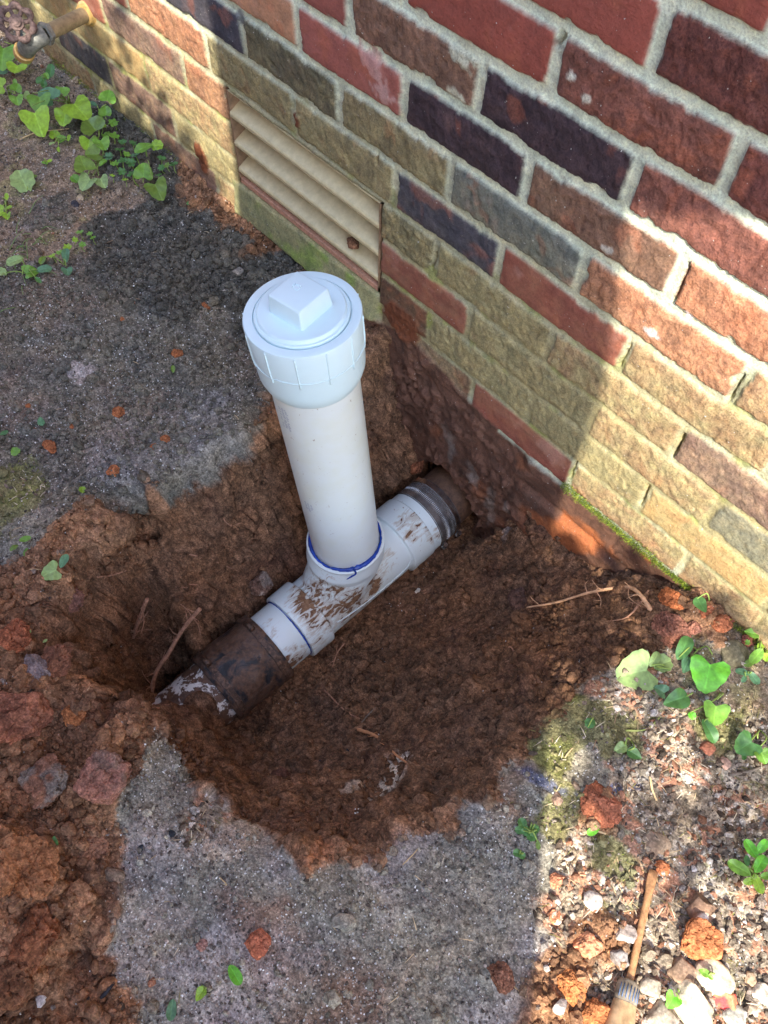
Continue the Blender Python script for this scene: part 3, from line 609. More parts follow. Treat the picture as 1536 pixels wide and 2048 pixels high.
def oldpipe_mat(name, clean, lo, hi):
    m, n, b = new_mat(name); co = coords(n); f = noise(n, co, 34, 6, .72, .4)
    c = mixc(n, ramp(n, f, [(lo, 0.0), (hi, 1.0)]), mixc(n, ramp(n, noise(n, co, 130, 5, .7), [(.35, 0.0), (.65, 1.0)]), (.075, .038, .024), (.17, .09, .05)), clean)
    n.links.new(c, b.inputs['Base Color']); b.inputs['Roughness'].default_value = .6
    bump(n, b, [(f, -.5, .003), (noise(n, co, 170, 5, .7), .5, .0015)]); return m
M_OLDW = oldpipe_mat('old_white_pipe_muddy', (.72, .68, .62), .525, .545); M_OLDB = oldpipe_mat('old_brown_pipe', (.14, .09, .065), .75, .8)

# ------------------------------------------------------------------ the drain cleanout
TEE = Vector((.585, -.262, -.298)); PTOP = Vector(at(604, 624, .352)); PBOT = Vector(at(692, 1083, -.178)); AX = (PTOP - PBOT).normalized()
YA = Vector((0, 1, 0))
def hp(y): return Vector((TEE.x, y, TEE.z))
R0 = .0571
def set_mud(me, spots, off=Vector((0, 0, 0))):
    a = me.attributes.new('Mud', 'FLOAT', 'POINT'); v = np.zeros(len(me.vertices) * 3, np.float32); me.vertices.foreach_get('co', v); v = v.reshape(-1, 3)
    val = np.zeros(len(v), np.float32)
    for c, r, k in spots:
        d = np.linalg.norm(v - np.array(c, np.float32), axis=1); val = np.maximum(val, k * (1 - sstep(.35, 1.0, d / r)))
    a.data.foreach_set('value', val)
def build_cleanout():
    root = empty('drain_cleanout', (0, 0, 0), 'white plastic cleanout standpipe with a square topped screw plug, glued into a tee', 'drain pipe')
    MUD = [(hp(-.345) + Vector((.02, 0, .06)), .085, .74), (hp(-.30) + Vector((.05, 0, .03)), .07, .78), (hp(-.395) + Vector((.04, 0, .03)), .06, .55), (hp(-.425) + Vector((.055, 0, .0)), .035, .75),
           (hp(-.25) + Vector((.055, 0, .035)), .045, .75), (hp(-.12) + Vector((.02, 0, .055)), .05, .6), (hp(-.09) + Vector((.05, 0, .035)), .045, .62), (hp(-.20) + Vector((.045, 0, .05)), .05, .5), (hp(-.33) + Vector((-.02, 0, .06)), .05, .45)]
    # standpipe
    L = (PTOP - PBOT).length
    p = lathe('standpipe', PBOT - AX * .04, AX, [(0, R0), (L - .02, R0), (L - .02, R0 - .006), (L - .08, R0 - .006)], M_PIPE, root, 96)
    tc = (Vector(CAM) - PBOT); tc = (tc - AX * tc.dot(AX)).normalized() * R0; sd_ = AX.cross(tc).normalized() * R0
    set_mud(p.data, [(PBOT + AX * .13 + tc, .035, .5), (PBOT + AX * .10 + tc * .8 + sd_ * .5, .03, .52), (PBOT + AX * .05 + tc + sd_ * .2, .04, .5), (PBOT + AX * .22 + tc * .5 + sd_ * .9, .07, .5), (PBOT + AX * .36 + tc * .6 + sd_ * .8, .06, .5), (PBOT + AX * .415 + tc * .9, .03, .62), (PBOT + AX * .30 + tc * .5 - sd_ * .8, .05, .45)])
    # printed marks on the pipe: two short columns of small worn grey print
    rng = random.Random(3); _, u, v = frame(AX); mpr = plain_mat('worn_print', (.38, .42, .52), .6)
    for cu, cv, rows in ((568, 838, 17), (617, 1015, 9)):
        mk = MB()
        dd = Vector(ray(cu, cv)).normalized(); o = Vector(CAM); wv = o - PBOT; d2 = dd - AX * dd.dot(AX); w2 = wv - AX * wv.dot(AX)
        A = d2.dot(d2); B = 2 * d2.dot(w2); C = w2.dot(w2) - R0 ** 2; disc = B * B - 4 * A * C
        t = (-B - math.sqrt(max(disc, 0))) / (2 * A); hit = o + dd * t; h0 = (hit - PBOT).dot(AX); rad = (hit - PBOT - AX * h0); th0 = math.atan2(rad.dot(v), rad.dot(u))
        for i in range(rows):
            for j in range(3):
                if rng.random() < .25: continue
                ta = th0 + (j - 1) * .105 + rng.uniform(-.01, .01); tb = ta + rng.uniform(.04, .085); ha = h0 + (rows / 2 - i) * .0026; hb = ha + .0011
                q = [PBOT + AX * hh + (u * math.cos(tt) + v * math.sin(tt)) * (R0 + .0003) for hh, tt in ((ha, ta), (ha, tb), (hb, tb), (hb, ta))]
                mk.add(q, [(0, 1, 2, 3)])
        mk.build('printed_mark', mpr, p)
    # screw cap: threaded adapter with ribs, plug, square head
    C0 = PTOP - AX * .098
    def ribs(t, h, r): return r
    cap = lathe('cap', C0, AX, [(-.004, R0 + .0003), (-.002, R0 + .003), (.004, R0 + .0062), (.014, R0 + .0092), (.022, R0 + .0098), (.052, R0 + .0104), (.0532, R0 + .0113), (.0935, R0 + .0122), (.0965, R0 + .0112), (.0972, R0 + .0090), (.0972, .0574), (.0945, .0572), (.0945, .0558)], M_CAP, root, 128)
    for k in range(12):
        rb = MB()
        t = 2 * math.pi * (k + .4) / 12; dr = u * math.cos(t) + v * math.sin(t)
        rb.tube([C0 + AX * .043 + dr * (R0 + .0105), C0 + AX * .060 + dr * (R0 + .0118), C0 + AX * .094 + dr * (R0 + .0124)],   .0011, .0009, 8)
        rb.build('grip_rib', M_CAP, cap)
    sm_ = MB(); pts = [C0 + AX * (.0525 + .0022 * math.sin(t * 3.1) * (1 if 2.2 < t < 3.4 else 0)) + (u * math.cos(t) + v * math.sin(t)) * (R0 + .0116) for t in [2 * math.pi * k / 60 for k in range(61)]]
    sm_.tube(pts, .0006, .0006, 6, sub=2); sm_.build('moulding_seam', M_CAP, cap)
    plug = lathe('plug', C0, AX, [(.090, .0556), (.0985, .0556), (.0998, .0545), (.0998, .0522), (.1006, .0515), (.1032, .0508), (.1040, .0498), (.1041, .0)], M_CAP, root, 128)
    # square head: top corners traced from the photo, on the plug's plane
    zt = PTOP + AX * .031
    def onpl(px, py, o=zt):
        d = Vector(ray(px, py)); c = Vector(CAM); return c + d * ((o - c).dot(AX) / d.dot(AX))
    q0 = [onpl(*q) for q in ((530, 592), (599, 633), (655, 583), (588, 540))]
    cen = sum(q0, Vector()) / 4; e1 = (q0[1] - q0[0]).normalized(); e2 = AX.cross(e1).normalized(); hs = .0240
    print('nut centre', cen, 'sizes', [(q0[i] - q0[(i + 1) % 4]).length for i in range(4)], 'axis', PTOP + AX * .029)
    bm = bmesh.new()
    vs = []
    for h, s in ((-.031, hs + .0028), (.002, hs)):
        for a_, b_ in ((-1, -1), (1, -1), (1, 1), (-1, 1)): vs.append(bm.verts.new(PTOP + AX * (.029 + h) + e1 * a_ * s + e2 * b_ * s))
    for f in ((0, 1, 5, 4), (1, 2, 6, 5), (2, 3, 7, 6), (3, 0, 4, 7), (4, 5, 6, 7), (3, 2, 1, 0)): bm.faces.new([vs[i] for i in f])
    bmesh.ops.recalc_face_normals(bm, faces=bm.faces)
    bmesh.ops.bevel(bm, geom=[e for e in bm.edges], offset=.0022, segments=3, affect='EDGES', profile=.5)
    me = bpy.data.meshes.new('square_head'); bm.to_mesh(me); bm.free()
    for f_ in me.polygons: f_.use_smooth = True
    me.materials.append(M_CAP); nut = link('square_head', me, plug)
    em = MB(); c0 = PTOP + AX * .0312 - e1 * .006 + e2 * .004            # small raised square mark on the head
    rim = [c0 + e1 * a_ * .0042 + e2 * b_ * .0034 for a_, b_ in ((-1, -1), (1, -1), (1, 1), (-1, 1), (-1, -1))]
    for i in range(4): em.tube([rim[i], rim[i + 1]], .0005, .0005, 6, sub=1)
    em.tube([c0 - e1 * .0042 - e2 * .001, c0 - e1 * .0066 + e2 * .001, c0 - e1 * .0046 + e2 * .003], .0005, .0005, 6, sub=2)
    em.build('embossed_square', M_CAP, nut)
    dt = MB()
    # ---- tee body: run, sweeping branch, collars, fused by a voxel remesh
    b = MB()
    def cyl(y0, y1, r0, r1=None, n=64):
        r1 = r0 if r1 is None else r1; V = []; ys = (y0, y1)
        for y, r in ((y0, r0), (y1, r1)):
            for k in range(n):
                t = 2 * math.pi * k / n; V.append(hp(y) + Vector((math.cos(t) * r, 0, math.sin(t) * r)))
        F = [(k, (k + 1) % n, (k + 1) % n + n, k + n) for k in range(n)] + [tuple(range(n - 1, -1, -1)), tuple(range(n, 2 * n))]; b.add(V, F)
    cyl(-.37, -.12, .0585); cyl(-.398, -.350, .0655, .0662); cyl(-.152, -.099, .0662, .0655)
    V = []; n = 64; K = 14                                            # branch: from the rim down, the heel sweeping towards the street side
    rimc = PBOT + AX * .004
    for i in range(K):
        t = i / (K - 1); c = rimc.lerp(TEE + Vector((0, -.030, 0)), t ** 1.25) if True else None
        c = rimc.lerp(TEE, t) + Vector((0, -.034 * t ** 2, 0)); ax = AX.lerp(Vector((0, .55, .8)), t).normalized()
        uu = Vector((1, 0, 0)); uu = (uu - ax * uu.dot(ax)).normalized(); vv = ax.cross(uu); r = .0655 if t < .28 else .0655 - .007 * min(1, (t - .28) / .08)
        for k in range(n):
            a_ = 2 * math.pi * k / n; V.append(c + uu * math.cos(a_) * r + vv * math.sin(a_) * (r * (1 + .25 * t)))
    F = [(i * n + k, i * n + (k + 1) % n, (i + 1) * n + (k + 1) % n, (i + 1) * n + k) for i in range(K - 1) for k in range(n)] + [tuple(range(n - 1, -1, -1)), tuple((K - 1) * n + k for k in range(n))]
    b.add(V, F)
    raw = b.build('tee_raw', M_PVC); 
    bm = bmesh.new(); bm.from_mesh(raw.data); bmesh.ops.recalc_face_normals(bm, faces=bm.faces); bm.to_mesh(raw.data); bm.free()
    r_ = raw.modifiers.new('r', 'REMESH'); r_.mode = 'VOXEL'; r_.voxel_size = .0019
    s_ = raw.modifiers.new('s', 'SMOOTH'); s_.factor = .5; s_.iterations = 4
    me = bpy.data.meshes.new_from_object(raw.evaluated_get(bpy.context.evaluated_depsgraph_get())); me.name = 'tee'
    bpy.data.objects.remove(raw)
    me.polygons.foreach_set('use_smooth', [True] * len(me.polygons)); set_mud(me, MUD)
    tee = link('tee', me, root)
    lathe('rim', PBOT, AX, [(-.002, .0660), (.0085, .0668), (.0095, .0655), (.0095, .0602), (.004, .0585)], M_PVC, tee, 96)
    # sockets' lips, seam line
    sm = MB(); sm.tube([hp(y) + Vector((.0592 * math.cos(a_), 0, .0592 * math.sin(a_))) for y, a_ in ((-.335, .35), (-.30, .22), (-.26, .12), (-.21, .06), (-.17, .12), (-.155, .3))], .0011, .0011, 8)
    sm.build('mould_seam', M_PVC, tee)
    # blue primer: ring at the standpipe, a run down the branch, ring at the left socket
    def ring(c, ax, r0, r1, th, name, seed, a0=0, a1=2 * math.pi, dz=0.0):
        rg = np.random.default_rng(seed); _, uu, vv = frame(ax); q = MB(); N = 90
        pts = [Vector(c) + ax * (dz * math.sin(a0 + (a1 - a0) * k / N + 1) + rg.normal() * th * .12) + (uu * math.cos(a0 + (a1 - a0) * k / N) + vv * math.sin(a0 + (a1 - a0) * k / N)) * (r0 + rg.normal() * th * .08) for k in range(N + 1)]
        V, F = tube_data(pts, [th * (1 + .35 * math.sin(k * .21 + seed) + .12 * rg.normal()) for k in range(N + 1)], 8); q.add(V, F); return q
    q = ring(PBOT + AX * .0105, AX, .0600, 0, .0031, 'primer_ring', 1)
    def on_cyl(px_, py_, r, o=PBOT, ax=AX):
        dd = Vector(ray(px_, py_)).normalized(); wv = Vector(CAM) - o; d2 = dd - ax * dd.dot(ax); w2 = wv - ax * wv.dot(ax)
        A = d2.dot(d2); B = 2 * d2.dot(w2); C = w2.dot(w2) - r * r; return Vector(CAM) + dd * ((-B - math.sqrt(max(B * B - 4 * A * C, 0))) / (2 * A))
    q.tube([on_cyl(x_, y_, .0668) for x_, y_ in ((704, 1136), (712, 1146), (703, 1153), (692, 1159), (690, 1167))], .0017, .0014, 8)
    q.build('primer_ring', M_BLUE, tee)['label'] = 'glossy blue primer ring with a drip below the standpipe'
    q = ring(hp(-.3995), YA, .0585, 0, .0011, 'primer', 4); q.build('primer_ring', M_BLUE, tee)['label'] = 'thin dark blue primer line at the lower socket'
    # spigot towards the old drain
    sp = lathe('spigot', hp(-.445), YA, [(0, .0520), (0, R0 + .0004), (.01, R0 + .0006), (.05, R0 + .0006)], M_PVC, root, 80); set_mud(sp.data, [(hp(-.425) + Vector((.05, 0, .02)), .045, .8), (hp(-.42) + Vector((.0, 0, .06)), .045, .3)])
    sp2 = lathe('spigot', hp(-.102), YA, [(0, .0625), (.012, .0632), (.0205, .0632), (.0215, .0615), (.0215, R0), (.05, R0)], M_PVC, root, 80); set_mud(sp2.data, [(hp(-.09) + Vector((.05, 0, .03)), .03, .55)])
    sp2['label'] = 'short white bushing with a lip against the steel band'
    # shielded steel coupling
    fl = lambda t, h, r: r
    cp = lathe('steel_coupling', hp(-.083), YA, [(0, .0585), (0, .0625), (.008, .0632), (.050, .0632), (.054, .0628), (.054, .058)], M_STEEL, root, 96)
    cg = MB()
    for k in range(120):
        t = 2 * math.pi * k / 120; a_ = Vector((math.cos(t), 0, math.sin(t))); cg.tube([hp(-.067) + a_ * .0634, hp(-.045) + a_ * .0634], .00055, .00055, 4, sub=1)
    cg.build('corrugation', M_STEEL, cp)
    for y in (-.0745, -.037):
        bd = lathe('clamp_band', hp(y - .0058), YA, [(0, .0634), (.0008, .0652), (.0110, .0652), (.0116, .0634)], M_BOLT if y > -.05 else M_STEEL, cp, 96)
        t = -.30; c = hp(y) + Vector((math.cos(t) * .069, 0, math.sin(t) * .069)); tg = Vector((-math.sin(t), 0, math.cos(t)))
        bx = MB(); bx.tube([c - tg * .012, c + tg * .004], .0052, .0052, 10, sub=1); bx.build('screw_housing', M_STEEL, bd)
        bx = MB(); bx.tube([c + tg * .004, c + tg * .0125], .0042, .0045, 6, sub=1); bx.build('screw', M_BOLT, bd, smooth=False)
    # old brown pipe into the wall
    def lumpy(seed, amp): 
        ph = [random.Random(seed + i).uniform(0, 6.28) for i in range(4)]
        return lambda t, h, r: r + amp * (math.sin(3 * t + ph[0] + h * 60) * .5 + math.sin(7 * t + ph[1] - h * 90) * .3 + math.sin(13 * t + ph[2] + h * 210) * .2)
    lathe('old_wall_pipe', hp(-.036), YA, [(h, .0570) for h in np.linspace(0, .16, 20)], M_OLDB, root, 80, shape=lumpy(1, .0012))
    # black rubber coupling covered in mud, and the old white pipe beyond
    prof = [(0, .060), (.001, .0660), (.006, .0682), (.012, .0672), (.018, .0660), (.030, .0665), (.060, .0668), (.090, .0660), (.100, .0650), (.106, .0668), (.112, .0668), (.117, .0640), (.1175, .059)]
    pr_ = []
    for (h0, r0), (h1, r1) in zip(prof[:-1], prof[1:]):
        for s in np.linspace(0, 1, 4)[:-1]: pr_.append((h0 + (h1 - h0) * s, r0 + (r1 - r0) * s))
    pr_.append(prof[-1])
    rc = lathe('rubber_coupling', hp(-.445), Vector((0, -1, 0)), pr_, M_RUB, root, 120, shape=lumpy(5, .0017))
    for h in (.0135, .1035):
        bd = lathe('clamp_band', hp(-.445 - h + .005), Vector((0, -1, 0)), [(0, .066), (.0004, .0684), (.0100, .0684), (.0104, .066)], M_MUDR, rc, 100, shape=lumpy(9, .0009))
        t = 1.95; c = hp(-.445 - h) + Vector((math.cos(t) * .072, 0, math.sin(t) * .072)); bx = MB(); tg = Vector((-math.sin(t), 0, math.cos(t)))
        bx.tube([c - tg * .011, c + tg * .011], .0055, .0045, 8, sub=2); bx.build('screw_housing', M_MUDR, bd)
    lathe('old_white_pipe', hp(-.560), Vector((0, -1, 0)), [(h, .0575) for h in np.linspace(0, .16, 16)], M_OLDW, root, 80, shape=lumpy(12, .0006))
    return root
build_cleanout()

# ------------------------------------------------------------------ crawl-space vent
def build_vent():
    root = empty('foundation_vent', (.2, .004, .175), 'cream plastic louvred crawl-space vent set low in the brick wall', 'vent')
    O = Vector((.2, 0, .175))
    m = plain_mat('cream_plastic', lin(186, 172, 134, 1.2), .5, var=.12, scale=60); m2 = plain_mat('dusty_pink_sill', lin(172, 128, 104, 1.2), .9, var=.25, scale=200)
    def prism(name, prof, x0, x1, mat):                     # prof: (y, z) ring
        b = MB(); n = len(prof); N = 12; xs = np.linspace(x0, x1, N)
        V = [Vector((x, y, z)) - O for x in xs for y, z in prof]
        F = [tuple(range(n - 1, -1, -1)), tuple((N - 1) * n + k for k in range(n))] + [(i * n + k, i * n + (k + 1) % n, (i + 1) * n + (k + 1) % n, (i + 1) * n + k) for i in range(N - 1) for k in range(n)]
        b.add(V, F); o = b.build(name, mat, root, smooth=False)
        bm = bmesh.new(); bm.from_mesh(o.data); bmesh.ops.recalc_face_normals(bm, faces=bm.faces); bm.to_mesh(o.data); bm.free(); return o
    x0, x1 = VX0 + .0025, VX1 - .0025
    for z in (.2225, .170, .1195):
        prism('louvre', [(-.0040, z - .0058), (-.0046, z - .0005), (-.0030, z + .0028), (.0005, z + .0042), (.0575, z + .0300), (.0575, z + .0278), (.0012, z + .0018), (-.0012, z - .0006), (-.0018, z - .0058)], x0 + .003, x1 - .003, m)
    b = MB(); 
    prism('sill', [(-.003, .0905), (-.003, .1000), (.060, .1045), (.060, .0905)], x0, x1, m2)
    prism('top_rail', [(-.0015, .2596), (-.0015, .2612), (.06, .2612), (.06, .2596)], x0, x1, m)
    msr = plain_mat('shaded_cream', lin(140, 112, 86, 1.1), .7, var=.3, scale=60)  # darker cream, shade of the vent's cheeks put into the rail colour
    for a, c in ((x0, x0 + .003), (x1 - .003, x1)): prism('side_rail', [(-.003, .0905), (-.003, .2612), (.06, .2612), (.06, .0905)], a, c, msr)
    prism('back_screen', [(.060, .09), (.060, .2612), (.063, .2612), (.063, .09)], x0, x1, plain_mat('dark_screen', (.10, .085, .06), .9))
build_vent()

# ------------------------------------------------------------------ hose tap
def build_tap():
    W = Vector(on_wall(176, 26)); root = empty('hose_tap', W, 'weathered outdoor hose tap with a corroded round handwheel, out of the brick wall', 'tap')
    mp = plain_mat('old_brass_pipe', lin(142, 128, 100, 1.3), .5, .35, var=.25, scale=90); mb = plain_mat('bronze_green', lin(112, 112, 104, 1.3), .55, .1, var=.4, scale=120, bd=.001)
    mr = plain_mat('rusty_wheel', lin(104, 86, 80, 1.2), .8, .1, var=.6, scale=160, bd=.002); mo = plain_mat('brass_collar', lin(190, 155, 95, 1.2), .4, .3, var=.3, scale=120)
    f = lambda u_, v_, y: Vector(on_wall(u_, v_, y)) - W
    E0 = f(90, 68, -.105); ax = E0.normalized()
    lathe('pipe', (0, 0, 0), ax, [(-.01, .0125), (E0.length, .0125)], mp, root, 28)
    lathe('collar', (0, 0, 0), ax, [(-.004, .021), (.004, .021), (.007, .018), (.012, .0165), (.013, .0125)], mo, root, 28)
    lathe('locknut', E0, ax, [(-.006, .012), (-.006, .0185), (.002, .0185), (.003, .013)], mb, root, 6, smooth=False)
    C = f(64, 84, -.130); b = MB(); b.tube([E0, C, f(52, 98, -.136)], .0150, .0155, 16); b.tube([C, f(50, 72, -.140)], .012, .011, 14, sub=2)
    b.build('body', mb, root)
    H = f(34, 46, -.142); hx2 = (H - C).normalized(); lathe('spout', f(52, 94, -.136), f(44, 116, -.138) - f(52, 94, -.136), [(0, .0145), (.014, .0150), (.015, .0175), (.028, .0175), (.028, .0130), (.010, .0125)], mo, root, 28)
    a, uu, vv = frame(Vector(CAM) * .0 + Vector(ray(34, 46)) * -1 + hx2 * .35)
    b = MB(); ring = [H + (uu * math.cos(t) + vv * math.sin(t)) * (.0245 + .0017 * math.cos(7 * t)) for t in [2 * math.pi * k / 70 for k in range(71)]]
    V, F = tube_data(ring, [.0052 + .0012 * math.cos(7 * 2 * math.pi * k / 70) for k in range(71)], 8); b.add(V, F)
    for k in range(7):
        t = 2 * math.pi * (k + .5) / 7; b.tube([H, H + (uu * math.cos(t) + vv * math.sin(t)) * .023], .0042, .0036, 6, sub=1)
    wh = b.build('handwheel', mr, root)
    lathe('hub', H, a, [(-.012, .006), (.002, .012), (.006, .012), (.007, .0075), (.011, .0075), (.012, .0)], mr, wh, 16)
    b = MB(); b.tube([C, H], .0058, .0058, 10, sub=2); b.build('stem', mb, root)
build_tap()
#@@PART3
# ------------------------------------------------------------------ loose crumbs, gravel, specks (nobody could count them)
def ico(sub):
    bm = bmesh.new(); bmesh.ops.create_icosphere(bm, subdivisions=sub, radius=1.0)
    V = np.array([v.co[:] for v in bm.verts]); F = np.array([[v.index for v in f.verts] for f in bm.faces]); bm.free(); return V, F
ICO1, ICO2 = ico(1), ico(2)
def lumps(name, C, R, cols, mat, sub=1, seed=0, flat=(.75, 1.0), jit=.28, smooth=False):
    rng = np.random.default_rng(seed); bV, bF = (ICO1, ICO2)[sub - 1]; N = len(C)
    A = rng.normal(size=(N, 3, 3)); Q, _ = np.linalg.qr(A)
    sc = np.stack([rng.uniform(.7, 1.35, N), rng.uniform(.7, 1.1, N), rng.uniform(flat[0] * .8, flat[1], N)], 1) * R[:, None]
    J = 1 + jit * rng.normal(size=(N, len(bV), 1)).clip(-1.6, 1.6)
    V = (bV[None] * J) * sc[:, None, :]; V = np.einsum('nij,nkj->nki', Q, V); V[..., 2] *= .85; V += C[:, None, :]
    F = bF[None] + (np.arange(N) * len(bV))[:, None, None]
    me = mesh_np(name, V.reshape(-1, 3), F.reshape(-1, 3), np.clip(np.repeat(cols, len(bV), 0), 0, .9), mat, smooth)
    return me
def gzv(x, y):
    i = np.clip(np.searchsorted(GX, x) - 1, 0, len(GX) - 2); j = np.clip(np.searchsorted(GY, y) - 1, 0, len(GY) - 2); return GZ[i, j]
def scatter(n, weights, seed, box=(-1.0, 1.5, -1.12, -.004)):
    rng = np.random.default_rng(seed); out = []; tot = 0
    while tot < n:
        x = rng.uniform(box[0], box[1], n * 2); y = rng.uniform(box[2], box[3], n * 2); z = gzv(x, y); P = np.stack([x, y, z], 1)
        c = (P - CAM) @ RM.T; u = 768 + FPX * c[:, 0] / c[:, 2]; v = 1024 + FPX * c[:, 1] / c[:, 2]; ok = (u > -60) & (u < 1600) & (v > -60) & (v < 2110)
        ok &= ~((np.abs(x - .585) < .066) & (y > -.62) & (z > -.40)); P = P[ok]
        K = kinds(P); dig = sstep(.012, .03, -P[:, 2])[:, None]; K = K * (1 - dig); K[:, 2] += dig[:, 0]
        clump = sstep(-.35, .45, fbm(P, .06, seed + 5, 3)); p = (K @ np.array(weights)) * (.25 + .75 * clump)
        P = P[rng.random(len(P)) < p]; out.append(P); tot += len(P)
        if len(out) > 12: break
    P = np.concatenate(out)[:n]; return P, np.concatenate([kinds(P)]), rng
def stuff(name, me, label=None):
    o = link(name, me); o['kind'] = 'stuff'; return o
M_CRUMB = soil_mat('crumb_soil', fine=420, contrast=.6, bd=.0012)
P, K, rng = scatter(24000, [.12, .9, 1.0, 1.0, .15, .25, .25, 0.4], 11)
dg = (P[:, 2] < -.02)[:, None]; c = K @ KC; c = c * (1 - dg) + KC[2] * dg; R = .0013 + .0034 * rng.random(len(P)) ** 2.0
c = c * rng.uniform(.65, 1.55, len(P))[:, None]; P[:, 2] += R * .45
stuff('soil_crumbs', lumps('soil_crumbs', P, R, c * 1.25, M_CRUMB, 1, 1))
P, K, rng = scatter(4200, [.03, .7, .85, 1.0, .05, .1, .1, 0.12], 13)
dg = (P[:, 2] < -.02)[:, None]; c = K @ KC; c = c * (1 - dg) + KC[2] * dg; R = .0035 + .0075 * rng.random(len(P)) ** 2.8
c = c * rng.uniform(.75, 1.45, len(P))[:, None]; P[:, 2] += R * .3
stuff('soil_clumps', lumps('soil_clumps', P, R, c * 1.25, M_CRUMB, 2, 2, jit=.17, smooth=False))
# pale specks of grit
P, K, rng = scatter(9000, [1.0, .5, .14, .12, .2, .1, .4, 0.7], 17)
R = .0005 + .0010 * rng.random(len(P)) ** 2; c = lin(222, 222, 216) * rng.uniform(.45, 1.2, len(P))[:, None]; P[:, 2] += R * .6
M_GRIT = plain_mat('grit', (.6, .6, .58), .8); m_, n_, b_ = new_mat('grit_col'); a_ = nd(n_, 'ShaderNodeAttribute', attribute_name='Col'); n_.links.new(a_.outputs['Color'], b_.inputs['Base Color']); b_.inputs['Roughness'].default_value = .8; M_COL = m_
stuff('pale_grit', lumps('pale_grit', P, R, c, M_COL, 1, 3, jit=.3))
# dark grains in the grey loam
P, K, rng = scatter(12000, [1.0, .3, .0, .05, .7, .2, .3, 1.0], 19)
R = .0008 + .0018 * rng.random(len(P)) ** 2; c = np.array([lin(82, 78, 72), lin(108, 102, 94), lin(142, 134, 124)])[rng.integers(0, 3, len(P))] * rng.uniform(.8, 1.3, len(P))[:, None]; P[:, 2] += R * .4
stuff('loam_grains', lumps('loam_grains', P, R, c * 1.2, M_CRUMB, 1, 4))
# pebbly litter in the sun
P, K, rng = scatter(6500, [.0, .0, .0, .03, .04, .08, 1.0, 0], 23)
pal_ = np.array([lin(190, 182, 168), lin(150, 136, 122), lin(160, 118, 94), lin(112, 100, 88), lin(214, 206, 194), lin(90, 80, 70), lin(160, 144, 126)])
R = .0012 + .0052 * rng.random(len(P)) ** 3.2; c = pal_[rng.integers(0, 7, len(P))] * rng.uniform(.5, .95, len(P))[:, None]; P[:, 2] += R * .35
stuff('gravel', lumps('gravel', P, R, c, M_CRUMB, 1, 5, flat=(.5, .8), jit=.2))
def blades(name, P, rng, ln, wd, cols, up=.8, mat=M_COL):
    n = len(P); th = rng.uniform(0, 6.283, n); L = ln * rng.uniform(.5, 1.3, n); tl = up * rng.uniform(.5, 1.2, n)
    d = np.stack([np.cos(th) * np.cos(tl), np.sin(th) * np.cos(tl), np.sin(tl)], 1); s = np.stack([-np.sin(th), np.cos(th), 0 * th], 1) * (wd * .5)
    k = np.stack([0 * th, 0 * th, -L * .12], 1)
    V = np.stack([P - s, P + s, P + d * (L * .55)[:, None] + s * .8, P + d * (L * .55)[:, None] - s * .8, P + d * L[:, None] + k + s * .2, P + d * L[:, None] + k - s * .2], 1)
    o = np.arange(n)[:, None] * 6; F = np.concatenate([o + np.array([0, 1, 2, 3]), o + np.array([3, 2, 4, 5])])
    return stuff(name, mesh_np(name, V.reshape(-1, 3), F, np.clip(np.repeat(cols, 6, 0), 0, .9), mat, False))
P, K, rng = scatter(1500, [.03, .01, .0, .02, .1, .5, 1.0, 0.02], 29); P[:, 2] += .0012
c = np.array([lin(205, 180, 140), lin(150, 120, 90), lin(120, 112, 60), lin(225, 210, 180)])[rng.integers(0, 4, len(P))] * rng.uniform(.6, 1.1, len(P))[:, None]
blades('dry_litter', P, rng, .013, .0011, c, .22)
P, K, rng = scatter(9000, [.0, .0, .0, .0, .03, 1.0, .05, 0], 31)
mm_ = sstep(-.1, .25, fbm(P, .03, 391, 3)) > rng.random(len(P)); P = P[mm_]
c = np.array([lin(120, 132, 52), lin(92, 104, 40), lin(150, 150, 80)])[rng.integers(0, 3, len(P))] * rng.uniform(.6, 1.2, len(P))[:, None]
blades('moss', P, rng, .0042, .0011, c, 1.0)
# moss cushion where the wall meets the ground
rng = np.random.default_rng(37); n = 9000
x = np.concatenate([rng.uniform(.795, 1.16, int(n * .62)), rng.uniform(-.62, -.12, int(n * .38))]); wb = np.where(x > 0, .005, .010) * (1 + .5 * vnoise(np.stack([x, x * 0, x * 0], 1), .03, 5))
z = np.where(x > 0, .006, .012) + rng.normal(size=n) * wb * .8; y = -.002 - rng.random(n) * .006
P = np.stack([x, y, np.maximum(z, -.012)], 1)
th = rng.uniform(0, 6.28, n); c = np.array([lin(116, 140, 30), lin(84, 108, 26), lin(150, 160, 50)])[rng.integers(0, 3, n)] * rng.uniform(.55, 1.2, n)[:, None]
L = .0048 * rng.uniform(.5, 1.3, n); d = np.stack([np.cos(th) * .6, -np.abs(np.sin(th)) * .8 - .2, rng.uniform(-.3, .9, n)], 1); s = np.stack([rng.normal(size=n), rng.normal(size=n), rng.normal(size=n)], 1); s *= .0006 / np.linalg.norm(s, axis=1)[:, None]
V = np.stack([P - s, P + s, P + d * L[:, None]], 1)
stuff('wall_foot_moss', mesh_np('wall_foot_moss', V.reshape(-1, 3), np.arange(n * 3).reshape(-1, 3), np.repeat(c, 3, 0), M_COL, False))

